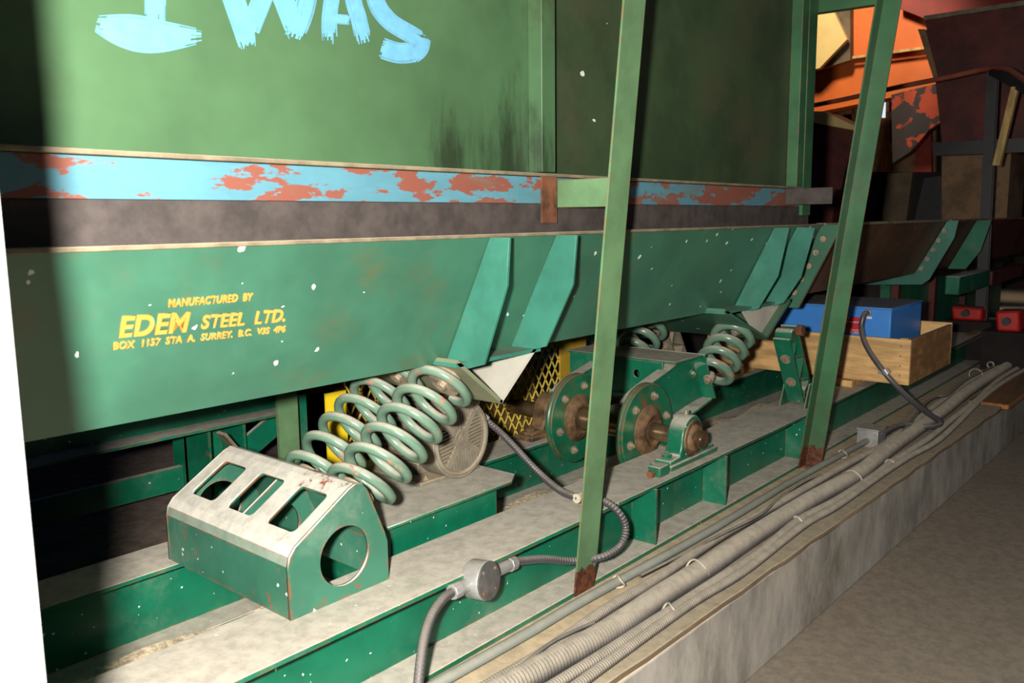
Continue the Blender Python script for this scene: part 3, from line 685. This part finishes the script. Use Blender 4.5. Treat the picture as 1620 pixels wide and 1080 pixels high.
MB().box(3.10, 3.17, 1.862, 2.2, .405, .415).build('cross_channel_foot', 'drive_green', pf)
b = MB(); bolt(b, at(1095, 592, 1, 1.852), (0, -1, 0), .016, .012, .024); b.build('bolt', 'drive_green', pf)

# ================================================================== ROCKER ARMS
RWD = .085
def rocker(y, label, m):
    t = thing('rocker_arm', (4.2, y, BT), label, 'rocker arm')
    top = Vector((4.045, y, .61)); bot = Vector((4.245, y, .29)); d = (bot - top)
    n = Vector((d.z, 0, -d.x)).normalized() * -1
    if n.x > 0: n = -n
    def q(f, k): return top + d * f + n * k
    w = .055
    MB().prism([q(-.05, -.058), q(1.05, -.058), q(1.05, -.047), q(-.05, -.047)], (0, RWD, 0)).build('rear_plate', m, t)
    MB().prism([q(-.05, .058), q(1.05, .058), q(1.05, .047), q(-.05, .047)], (0, RWD, 0)).build('face_plate', m, t)
    MB().prism([q(-.05, -.03), q(1.05, -.03), q(1.05, .03), q(-.05, .03)], (0, .008, 0)).build('web', m, t) if False else None
    z = MB(); pts = [0, .25, .45, .65, .85, 1.0]
    for i, (a, c) in enumerate(zip(pts[:-1], pts[1:])):
        s1, s2 = (.05, -.05) if i % 2 else (-.05, .05)
        z.prism([q(a, s1), q(c, s2), q(c + .03, s2), q(a + .03, s1)], (0, RWD, 0))
    z.build('lattice', m, t)
    for f_ in (.28, .68):
        p = q(f_, .058) + Vector((0, .0425, 0)); b = MB(); b.cyl(p, p + n * .006, .026, 24); b.cyl(p, p + n * .014, .013, 6); b.build('bolt', 'bolt_steel', t)
    for p_, nm in ((top, 'top_pin'), (bot, 'bottom_pin')):
        MB().cyl(p_ + Vector((0, .0, 0)), p_ + Vector((0, RWD, 0)), .036, 24).build(nm + '_boss', m, t)
    b = MB(); b.cyl(bot + Vector((0, -.05, 0)), bot + Vector((0, .13, 0)), .014, 12); b.cyl(bot + Vector((0, -.052, 0)), bot + Vector((0, -.03, 0)), .028, 6); b.build('pin', 'bolt_steel', t)
    for yy in (-.03, .1):
        MB().prism([(4.14, y + yy, BT), (4.36, y + yy, BT), (4.30, y + yy, .345), (4.20, y + yy, .345)], (0, .01, 0)).build('lug', 'beam_green', t, bevel=.003)
    b = MB(); b.cyl(top + Vector((0.0, -.03, .03)), top + Vector((.0, .0, .03)), .016, 12); b.cyl(top + Vector((.0, -.045, .03)), top + Vector((.0, -.015, .03)), .031, 6); b.build('top_bolt', 'rusty_steel', t, bevel=.003)
    return t
rocker(1.64, 'green bolted rocker arm standing on the front beam, between trough bracket and lugs', 'drive_green')
rocker(2.33, 'dusty grey rocker arm at the back, seen past the coil springs over the rear beam', 'motor_grey')

# ================================================================== GUARD AND PULLEY
gd = thing('belt_guard', (2.7, 2.65, .3), 'yellow belt guard of expanded mesh behind the motor', 'belt guard')
GY = 2.58
MB().box(1.905, 2.0, GY - .01, GY, -.016, .553).build('end_panel', 'yellow_paint', gd)
MB().box(3.36, 3.58, GY - .01, GY, .2, .74).build('end_panel', 'worn_yellow', gd)
MB().box(2.0, 3.36, GY - .004, GY + .02, -.016, .06).build('bottom_rail', 'worn_yellow', gd)
MB().box(2.0, 3.36, GY + .25, GY + .26, -.016, .74).build('back_panel', 'maroon_steel', gd)
m_ = MB(); px, pz = .052, .086
x = 2.0; j = 0
while x < 3.36:
    z = .06; k = 0
    while z < .74:
        x0, x1 = x, x + px / 2
        aa, bb = (x0, x1) if k % 2 == 0 else (x1, x0)
        m_.bar((aa, GY, z), (bb, GY, z + pz / 2), .0065, .004, up=(0, 1, 0))
        aa2, bb2 = (x + px, x + px / 2) if k % 2 == 0 else (x + px / 2, x + px)
        m_.bar((aa2, GY, z), (bb2, GY, z + pz / 2), .0065, .004, up=(0, 1, 0))
        z += pz / 2; k += 1
    x += px
m_.build('expanded_mesh', 'mesh_yellow', gd, smooth=False)
pw = thing('pulley_wheel', (SX, 2.7, SZ), 'large rusty grooved pulley wheel behind the yellow mesh guard', 'pulley')
w = MB(); w.lathe((SX, 2.64, SZ), (0, 1, 0), [(0, .235), (0, .275), (.015, .262), (.03, .275), (.045, .262), (.06, .275), (.06, .235)], 60); w.build('rim', 'greasy_iron', pw)
w = MB(); w.cyl((SX, 2.63, SZ), (SX, 2.71, SZ), .06, 24)
for k in range(5):
    a = 2 * math.pi * k / 5; w.bar((SX, 2.67, SZ), (SX + .24 * math.cos(a), 2.67, SZ + .24 * math.sin(a)), .04, .03, up=(0, 1, 0))
w.build('spokes', 'greasy_iron', pw)

# ================================================================== BACK FRAME (left, behind)
bf = thing('steel_trestle', (1.8, 3.1, GZ), 'green steel frame far behind, with dusty-topped long rail under the trough', 'support frame')
MB().box(.2, 5.5, 2.98, 3.09, .396, .406).build('rail_top', 'beam_green', bf)
MB().box(.2, 5.5, 3.09, 3.10, .396, .47).build('rail', 'beam_green', bf)
c0 = at(247, 785, 2, GZ)
MB().box(c0.x - .0, c0.x + .012, 3.12, 3.42, GZ, .5).box(c0.x, c0.x + .16, 3.30, 3.32, GZ, .5).box(c0.x + .16, c0.x + .172, 3.12, 3.42, GZ, .5).build('column', 'drive_green', bf)
MB().bar((.2, 3.36, .12), (1.80, 3.36, .12), .03, .1).build('cross_rail', 'drive_green', bf)
MB().bar(at(350, 685, 1, 2.95), at(385, 725, 1, 2.95), .012, .06, up=(0, 1, 0)).build('short_brace', 'ledge_steel', bf)
MB().bar(at(386, 712, 1, 3.2), at(470, 640, 1, 3.2), .02, .10).build('diagonal_brace', 'drive_green', bf)
p = at(439, 636, 1, 2.72); q = at(471, 720, 1, 2.72)
sp_ = thing('support_post', (p.x, 2.72, GZ), 'flat green upright post left of the coil springs, behind the spring box', 'steel post')
MB().box(p.x, at(471, 640, 1, 2.72).x, 2.72, 2.735, GZ, .60).build('flat_bar', 'brace_green', sp_)
MB().box(p.x + .17, p.x + .35, 2.83, 2.85, GZ, .50).build('back_plate', 'drive_green', sp_)

# ================================================================== CONDUITS TO THE MOTOR
fc = thing('flexible_conduit', (2.2, 1.6, .3), 'ribbed black flexible conduit looping from the motor to the round junction box', 'conduit')
A = [at(764, 660, 1, 2.06), at(800, 692, 1, 1.98), at(850, 745, 1, 1.84), at(885, 775, 1, 1.72), at(915, 787, 1, 1.62), at(955, 793, 1, 1.55), at(980, 812, 1, 1.50), at(990, 838, 1, 1.485),
     at(980, 864, 1, 1.49), at(952, 881, 1, 1.51), at(905, 887, 1, 1.575), at(860, 884, 1, 1.60), at(815, 888, 1, 1.59)]
ribbed(MB(), A, .0135, .0115, .16).build('conduit', 'conduit_black', fc)
for a, b in ((A[0], A[1]),):
    d = (b - a).normalized(); MB().cyl(a - d * .02, a + d * .02, .018, 20).build('connector', 'galvanized', fc)
p = A[4]; MB().cyl(p - Vector((.012, 0, 0)), p + Vector((.012, 0, 0)), .0165, 20).build('strap', 'zip_tie', fc)
jb = thing('junction_box', (1.65, 1.55, .18), 'round grey metal junction box hung under the front beam flange', 'junction box')
jc = at(771, 918, 1, 1.52)
ja = Vector((.15, -1, .1)).normalized()
o_ = MB(); o_.lathe(jc + ja * .0, ja, [(-.055, .052), (-.05, .055), (.0, .055), (.003, .052)], 40); o_.build('body', 'galvanized', jb)
MB().lathe(jc, ja, [(.003, .054), (.008, .054), (.009, .050)], 40).build('lid', 'lid_grey', jb)
u = ja.cross(Vector((0, 0, 1))).normalized(); w_ = u.cross(ja)
for k, mm in enumerate(('bolt_steel', 'bolt_steel', 'copper_screw', 'copper_screw')):
    a = math.radians(50 + 90 * k); p = jc + ja * .009 + (u * math.cos(a) + w_ * math.sin(a)) * .041
    MB().cyl(p, p + ja * .002, .0048, 12).build('lid_screw', mm, jb)
e1 = at(812, 890, 1, 1.585); e0 = jc - ja * .03
d1 = (e1 - e0).normalized(); e2 = at(716, 936, 1, 1.545); d2 = (e2 - e0).normalized()
for d, e in ((d1, e1), (d2, e2)):
    MB().cyl(e0 + d * .045, e + d * .0, .0185, 24).cyl(e - d * .03, e + d * .004, .0225, 8).build('cable_gland', 'galvanized', jb, bevel=.002)
fc2 = thing('flexible_conduit', (1.4, 1.5, .0), 'dark flexible conduit dropping from the round junction box out of frame', 'conduit')
ribbed(MB(), [e2, at(700, 948, 1, 1.53), at(682, 975, 1, 1.51), at(671, 1010, 1, 1.485), at(665, 1050, 1, 1.46), at(658, 1110, 1, 1.43), at(640, 1200, 1, 1.38)], .0135, .0105, .05).build('conduit', 'conduit_black', fc2)

# ================================================================== CRATE AND BLUE BOX
CX, CX1, CY0, CY1, CZ0, CZ1 = 4.9, 5.76, 1.33, 2.56, .262, .516
cr = thing('wooden_crate', (5.3, 1.9, BT), 'open-topped plywood crate lying across the beams, holding the blue box', 'crate')
MB().box(CX, CX + .02, CY0, CY1, CZ0, CZ1).build('front_board', 'plywood', cr, bevel=.002)
MB().box(CX + .02, CX1, CY0, CY0 + .02, CZ0 + .0, CZ1).build('side_board', 'plywood_side', cr, bevel=.002)
MB().box(CX + .02, CX1, CY1 - .02, CY1, CZ0, CZ1).build('side_board', 'plywood_side', cr, bevel=.002)
MB().box(CX1, CX1 + .02, CY0, CY1, CZ0, CZ1 + .01).build('rear_board', 'plywood', cr, bevel=.002)
MB().box(CX + .02, CX1, CY0 + .02, CY1 - .02, CZ0, CZ0 + .15).build('packing_deck', 'plywood_side', cr)
MB().box(CX + .02, CX + .06, CY0 + .02, CY0 + .06, CZ0 + .15, CZ1 + .003).build('corner_post', 'plywood', cr)
for y in (1.62, 2.30):
    MB().box(CX - .05, CX1 + .05, y, y + .17, BT, CZ0).build('runner', 'plywood', cr, bevel=.003)
for k in range(4):
    MB().cyl((CX - .0015, CY0 + .05, CZ0 + .05 + k * .055), (CX, CY0 + .05, CZ0 + .05 + k * .055), .004, 8).build('nail', 'rusty_steel', cr)
MX0, MX1_, MY0, MY1_ = 5.0, 5.60, 1.47, 2.30
bx = thing('instrument_box', (5.3, 1.9, .42), 'blue enamelled metal detector box with dusty lid, sitting in the crate', 'instrument box')
MB().box(MX0, MX1_, MY0, MY1_, CZ0 + .15, .664).build('case', 'blue_enamel', bx, bevel=.006)
MB().box(MX0 - .004, MX1_ + .004, MY0 - .004, MY1_ + .004, .664, .674).build('lid', 'blue_enamel', bx, bevel=.002)
sg = MB().box(MX0 - .002, MX0, at(1363, 510, 0, MX0).y, at(1310, 510, 0, MX0).y, .515, at(1350, 501, 0, MX0).z).build('warning_label', 'red_sign', bx)
yl = at(1362, 510, 0, MX0).y
def st(body, y0, z, h, wd):
    return text('label_lettering', body, (MX0 - .0025, y0, z), (0, -1, 0), (0, 0, 1), h, wd, 'sign_text', bx, .01, .0008)
yL = at(1311, 510, 0, MX0).y
st('CAUTION  -', yL - .01, .597, .013, .13); st('THIS INSTRUMENT', yL - .01, .577, .009, .175); st('IS LARGE', yL - .01, .563, .008, .09)
st('DANGER  -', yL - .01, .545, .010, .11); st('REJECTION IS STRUCK', yL - .01, .531, .008, .175); st('BY DETECTION ARC', yL - .01, .518, .008, .175)
gp = at(1374, 494, 0, MX0)
MB().cyl(gp, gp + Vector((-.02, 0, 0)), .02, 24).build('cable_gland', 'galvanized', bx, bevel=.003)
MB().box(MX0 - .002, MX0, gp.y - .02, gp.y + .012, gp.z - .036, gp.z - .024).build('tag_plate', 'sign_text', bx)
cb = thing('power_cable', (5.0, 1.4, .1), 'thick black cable hanging from the blue box down to the grey box on the plinth', 'cable')
K = [gp + Vector((-.02, 0, 0)), gp + Vector((-.06, .005, -.012)), at(1363, 520, 0, 4.92), at(1372, 550, 0, 4.87), at(1400, 590, 0, 4.84), at(1440, 632, 0, 4.88), at(1470, 655, 0, 4.98), at(1484, 664, 2, .06),
     at(1487, 671, 2, .035), at(1472, 675, 2, .035), at(1440, 672, 2, .04), at(1415, 676, 2, .045), at(1397, 686, 2, .045)]
MB().tube(smoothpath(K, 8), .0155, 12).build('cable', 'conduit_black', cb)
cp = at(1402, 588, 0, 4.84)
MB().cyl(cp + Vector((0, .01, .012)), cp + Vector((0, -.01, -.012)), .021, 16).build('clamp', 'galvanized', cb)
MB().box(cp.x - .012, cp.x + .004, cp.y + .018, cp.y + .042, cp.z - .014, cp.z + .01).build('clamp_tab', 'galvanized', cb, bevel=.003)
sbx = thing('switch_box', (4.5, 1.4, 0), 'small grey metal outlet box with a dusty top on the concrete plinth', 'junction box')
sc = at(1380, 698, 2, 0.0)
MB().box(sc.x - .055, sc.x + .075, sc.y - .045, sc.y + .065, GZ + .0, .068).build('body', 'galvanized', sbx, bevel=.004)
MB().box(sc.x - .059, sc.x + .079, sc.y - .049, sc.y + .069, .068, .078).build('lid', 'galvanized', sbx, bevel=.003)

# ================================================================== BOARDS AND CONDUITS ON THE PLINTH
def bY(x): return 1.196 - .0247 * x
bd = MB(); P = []
n = 60
for i in range(n + 1):
    x = -.8 + 6.72 * i / n; P.append((x, bY(x) + .0022 * math.sin(i * 1.7) + .002 * math.sin(i * 4.1), GZ))
P += [(5.92, 1.30, GZ), (-.8, 1.44, GZ)]
bd.prism(P, (0, 0, .02)); tag(bd.build('plank', 'old_board', bevel=.003), 'long weathered dusty plank along the plinth edge under the cables', 'plank')
tag(MB().prism([(5.95, 1.02, GZ), (9.0, .96, GZ), (9.0, 1.22, GZ), (5.95, 1.25, GZ)], (0, 0, .03)).build('plank', 'fresh_board', bevel=.003), 'orange-brown plank end beyond the weathered one, at far end of the plinth', 'plank')
def run(name, pts, z, r, m, label, cat, ribbed_=None, group=None):
    P = [at(x, y, 2, z) for x, y in pts]; d = P[0] - P[1]; P = [P[0] + d.normalized() * .5] + P
    t = thing(name, P[1], label, cat, group)
    if ribbed_: ribbed(MB(), P, r, ribbed_, .14, 14).build('tube', m, t)
    else: MB().tube(smoothpath(P, 6), r, 12).build('tube', m, t)
    return t
run('pipe', [(706, 1073), (845, 995), (900, 962), (974, 921), (1113, 845), (1200, 793), (1251, 762), (1325, 722), (1372, 697)], .012, .0155, 'grey_pipe',
    'smooth pale grey conduit pipe running along beside the front beam', 'pipe')
run('cable', [(771, 1086), (865, 1030), (955, 967), (1030, 922), (1104, 872), (1158, 838), (1251, 786), (1344, 733), (1400, 703), (1440, 672), (1507, 622), (1544, 598), (1600, 572)], .01, .019, 'dusty_conduit',
    'dusty corrugated cable between the grey pipe and the thickest one', 'cable', .010)
run('cable', [(830, 1072), (960, 1000), (1048, 941), (1122, 895), (1196, 845), (1288, 788), (1353, 753), (1405, 712), (1450, 680), (1495, 648), (1530, 620), (1580, 588), (1620, 562)], .022, .037, 'dusty_conduit',
    'thickest dusty corrugated cable, in the middle of the bundle on the plinth', 'cable', .0125)
run('cable', [(880, 1082), (960, 1032), (1030, 986), (1060, 967), (1141, 914), (1200, 877), (1262, 825), (1325, 791), (1380, 755), (1410, 732), (1436, 716), (1475, 690), (1507, 663), (1544, 634), (1580, 601), (1620, 577)], .01, .018, 'dusty_conduit',
    'corrugated cable just in front of the thickest one, tied to its outer neighbour', 'cable', .010)
run('cable', [(900, 1094), (960, 1050), (1057, 980), (1104, 948), (1178, 903), (1270, 832), (1325, 800), (1399, 748), (1440, 722), (1480, 700), (1516, 668), (1552, 632), (1586, 606), (1620, 586)], .008, .017, 'dusty_conduit',
    'outermost corrugated cable of the bundle, nearest the plank edge', 'cable', .010)
run('cable', [(740, 1110), (792, 1078), (865, 1022), (905, 1000), (940, 985)], .03, .006, 'conduit_black', 'thin black wire lying on the thickest cable near the camera', 'cable')
run('cable', [(1140, 846), (1201, 815), (1225, 795), (1251, 775), (1275, 760), (1297, 751)], .026, .006, 'dusty_conduit', 'thin curved wire end lying across the cables right of the nearer brace', 'cable')
run('cable', [(1440, 668), (1462, 640), (1480, 628), (1500, 624), (1530, 600), (1570, 580)], .04, .008, 'dusty_conduit', 'thin dark wire humping over the cables below the crate', 'cable')
def tie(px, py, z, r, label):
    c = at(px, py, 2, z); T = [(c + Vector((.010 * math.sin(a * 2), r * math.cos(a), r * math.sin(a) * .9))) for a in [2 * math.pi * k / 28 for k in range(28)]]
    tag(MB().tube(T, .0035, 6, closed=True).build('cable_tie', 'zip_tie'), label, 'cable tie', 'cable ties on the plinth bundle')
tie(1103, 903, .022, .041, 'pale cable tie round the thickest cable, below the nearer brace')
tie(1349, 757, .022, .041, 'pale cable tie round the thickest cable, below the darker brace')
tie(1060, 966, .01, .024, 'pale cable tie on the thinner front cables, nearest the camera')
tie(1262, 826, .01, .024, 'pale cable tie on the thinner front cables, in the middle of the plinth')
tie(1408, 734, .01, .024, 'pale cable tie on the thinner front cables, below the grey outlet box')
tie(978, 920, .012, .022, 'pale cable tie on the grey pipe right of the nearer brace foot')
tie(1333, 718, .012, .022, 'pale cable tie on the grey pipe right of the darker brace foot')
tie(1544, 592, .02, .045, 'pale cable tie at the far end of the cable bundle, right of the crate')
rp = at(1567, 577, 2, .05)
rg = MB().tube([rp + Vector((0, .022 * math.cos(a), .022 * math.sin(a))) for a in [2 * math.pi * k / 24 for k in range(24)]], .006, 8, closed=True).build('metal_ring', 'galvanized')
tag(rg, 'shiny small metal ring lying by the foot of the black post', 'ring')

# ================================================================== BACKGROUND, RIGHT
def bg(pts, X, th, m): return MB().prism([at(x, y, 0, X) for x, y in pts], (th, 0, 0))
og = thing('chute_housing', (11.6, 4, 2.5), 'big bright orange sheet-metal housing in the background behind the darker brace', 'machine housing')
bg([(1270, 30), (1520, -40), (1540, 150), (1420, 152), (1270, 182)], 11.6, .3, 0).build('lower_sheet', 'orange_paint', og)
bg([(1344, -60), (1520, -60), (1520, 70), (1344, 92)], 11.5, .08, 0).build('upper_sheet', 'orange_paint', og)
bg([(1420, -60), (1640, -60), (1640, 20), (1470, 32), (1420, 12)], 11.3, .1, 0).build('hood', 'red_orange', og)
MB().bar(at(1343, 92, 0, 11.45), at(1462, 76, 0, 11.45), .03, .03).build('seam', 'pale_timber', og)
tag(bg([(1250, -30), (1345, -30), (1345, 95), (1325, 101), (1290, 111), (1250, 120)], 11.35, .1, 0).build('back_board', 'grey_brown'), 'grey-brown board behind the cream panel, above the orange housing', 'board')
tag(bg([(1270, -20), (1316, 12), (1340, 62), (1296, 108), (1270, 112)], 11.2, .08, 0).build('cream_panel', 'cream_paint'), 'cream angular panel seen in the gap above the orange housing', 'panel')
# timber wall behind
tw = thing('timber_wall', (13, 4, 1.5), 'brown timber-framed wall in the background below the orange housing', 'timber wall')
bg([(1270, 160), (1480, 140), (1480, 360), (1270, 360)], 13.0, .1, 0).build('boarding', 'brown_steel', tw)
for a, b in (((1343, 170), (1343, 330)), ((1402, 150), (1402, 300)), ((1310, 190), (1480, 180)), ((1380, 233), (1480, 231))):
    MB().bar(at(*a, 0, 12.9), at(*b, 0, 12.9), .12, .1, up=(1, 0, 0)).build('stud', 'timber', tw)
struct(bg([(1394, 150), (1401, 150), (1400, 186), (1393, 186)], 12.8, .02, 0).build('window_1', 'window_glow'))
bg([(1410, 150), (1490, 130), (1500, 185), (1470, 205), (1440, 240), (1412, 258)], 10.8, .1, 0).build('torn_sheet', 'orange_shabby', og)['label'] = 'shabby orange sheet smeared with black'
bg([(1449, 205), (1473, 200), (1474, 300), (1446, 300)], 12.8, .08, 0).build('red_panel', 'red_orange', tw)  # plain flat red panel, not a door; grouped with the timber wall
dc = thing('dark_chute', (9, 3, 1.2), 'dark maroon chute with a cream top edge, seen left of the darker brace', 'chute')
bg([(1265, 188), (1353, 205), (1330, 300), (1322, 300), (1316, 360), (1265, 360)], 9.0, .4, 0).build('body', 'maroon_steel', dc)
bg([(1265, 176), (1302, 176), (1355, 200), (1352, 206), (1265, 190)], 8.9, .5, 0).build('top_edge', 'cream_paint', dc)
mbase = thing('machine_base', (8.5, 2.8, GZ), 'dark green machine base under and behind the far trough, beyond the crate', 'machine base')
MB().box(6.9, 11, 2.05, 2.12, GZ, .74).build('side_plate', 'drive_green', mbase)
MB().box(6.9, 6.97, 2.12, 4.6, GZ, .74).build('end_plate', 'dark_void', mbase)
MB().box(6.8, 11, 1.98, 2.06, .66, .76).box(6.8, 11, 1.98, 2.06, GZ, .06).build('rails', 'black_steel', mbase, bevel=.004)
for x in (6.95, 8.0, 9.1): MB().box(x, x + .06, 2.0, 2.05, .06, .66).build('post', 'maroon_steel', mbase)
rh = thing('red_hopper', (9.3, 2.3, 1), 'tall tapering dark red steel hopper above the far trough, top right', 'hopper')
def frustum(pts, X, dep, m, nm, par):
    A = [at(x, y, 0, X) for x, y in pts]; return MB().prism(A, (dep, 0, 0)).build(nm, m, par)
frustum([(1463, 28), (1640, 2), (1640, 240), (1492, 240), (1480, 130)], 9.0, .9, 'maroon_steel', 'upper_body', rh)
frustum([(1490, 240), (1600, 236), (1592, 352), (1490, 352)], 9.05, .7, 'brown_steel', 'lower_spout', rh)
MB().bar(at(1462, 29, 0, 8.97), at(1640, 2, 0, 8.97), .03, .04).build('rim', 'ledge_steel', rh)
frustum([(1452, 46), (1464, 46), (1486, 128), (1478, 128)], 8.95, .08, 'brown_steel', 'side_flange', rh)
hr = thing('handrail', (8, 2, 2), 'long red-brown tubular handrail sloping across the background and bending down at right', 'handrail')
HP = [at(1270, 170, 0, 8.3), at(1340, 156, 0, 8.2), at(1420, 138, 0, 8.1), at(1500, 122, 0, 8.0), at(1560, 109, 0, 7.9), at(1590, 108, 0, 7.7), at(1612, 120, 0, 7.5), at(1640, 140, 0, 7.3)]
MB().tube(smoothpath(HP, 8), .022, 12).build('tube', 'handrail_red', hr)
bp_ = thing('black_frame_post', (7.87, 1.6, GZ), 'tall black angle-iron post with cross bar, standing on the plinth beyond the crate', 'steel post')
f0, f1 = at(1555, 562, 2, GZ), at(1575, 112, 0, 7.87)
f1 = Vector((7.87, 1.60, 2.33)); f0 = Vector((7.87, 1.56, GZ))
MB().bar(f0 + Vector((0, .035, 0)), f1 + Vector((0, .035, 0)), .01, .09, up=(0, 1, 0)).bar(f0, f1, .08, .01, up=(0, 1, 0)).build('post', 'black_steel', bp_)
MB().bar(at(1477, 236, 0, 7.95), at(1660, 228, 0, 7.95), .03, .11).build('cross_bar', 'black_steel', bp_)
MB().bar(at(1570, 112, 0, 7.87), at(1640, 150, 0, 7.4), .05, .06).build('top_arm', 'black_steel', bp_)
MB().bar(at(1516, 556, 0, 7.8), at(1572, 562, 0, 7.85), .06, .04).build('foot_bar', 'maroon_steel', bp_)
MB().bar(at(1505, 548, 0, 7.3), at(1556, 522, 0, 7.8), .05, .05).build('foot_strut', 'brown_steel', bp_)
lt = MB().bar(at(1607, 138, 0, 7.6), at(1577, 262, 0, 7.6), .05, .07, up=(1, 0, 0)).build('wooden_lath', 'pale_timber'); tag(lt, 'pale wooden lath leaning against the black post under the handrail', 'lath')
bn = thing('steel_bins', (9.5, 3, 1.2), 'row of black and grey-brown bins standing behind the trough rim', 'bins')
bg([(1372, 272), (1492, 272), (1492, 360), (1366, 360)], 9.6, .2, 0).build('back', 'dark_void', bn)
bg([(1404, 274), (1444, 272), (1432, 360), (1394, 360)], 9.5, .1, 0).build('chute_face', 'grey_brown', bn)
bg([(1462, 282), (1490, 278), (1490, 360), (1444, 360)], 9.4, .1, 0).build('door', 'black_steel', bn)
for k, (pts, X, l) in enumerate((([(1504, 484), (1553, 488), (1553, 508), (1506, 506)], 7.7, 'left dull red gearbox block behind the black post, at plinth level'),
                                 ([(1574, 492), (1612, 492), (1614, 526), (1576, 524)], 7.4, 'right bright red gearbox block beside the black post, at plinth level'))):
    t = thing('gearbox', at(*pts[3], 0, X), l, 'gearbox'); bg(pts, X, .25, 0).build('casing', 'red_motor', t, bevel=.02)
    p = at((pts[0][0] + pts[1][0]) / 2, (pts[0][1] + pts[3][1]) / 2, 0, X); MB().cyl(p, p + Vector((-.05, 0, 0)), .03, 16).build('shaft_end', 'black_steel', t)
    c = at((pts[2][0] + pts[3][0]) / 2, pts[2][1], 0, X); MB().box(c.x, c.x + .25, c.y - .18, c.y + .18, GZ, c.z).build('base', 'dark_void', t)
tag(MB().box(10.2, 10.6, -.2, 1.45, GZ - .3, 2.3).build('dark_cabinet', 'dark_void'), 'dark steel cabinet at the far right beyond the black post', 'cabinet')
for o in bpy.data.objects:
    if '_o' in o: del o['_o']
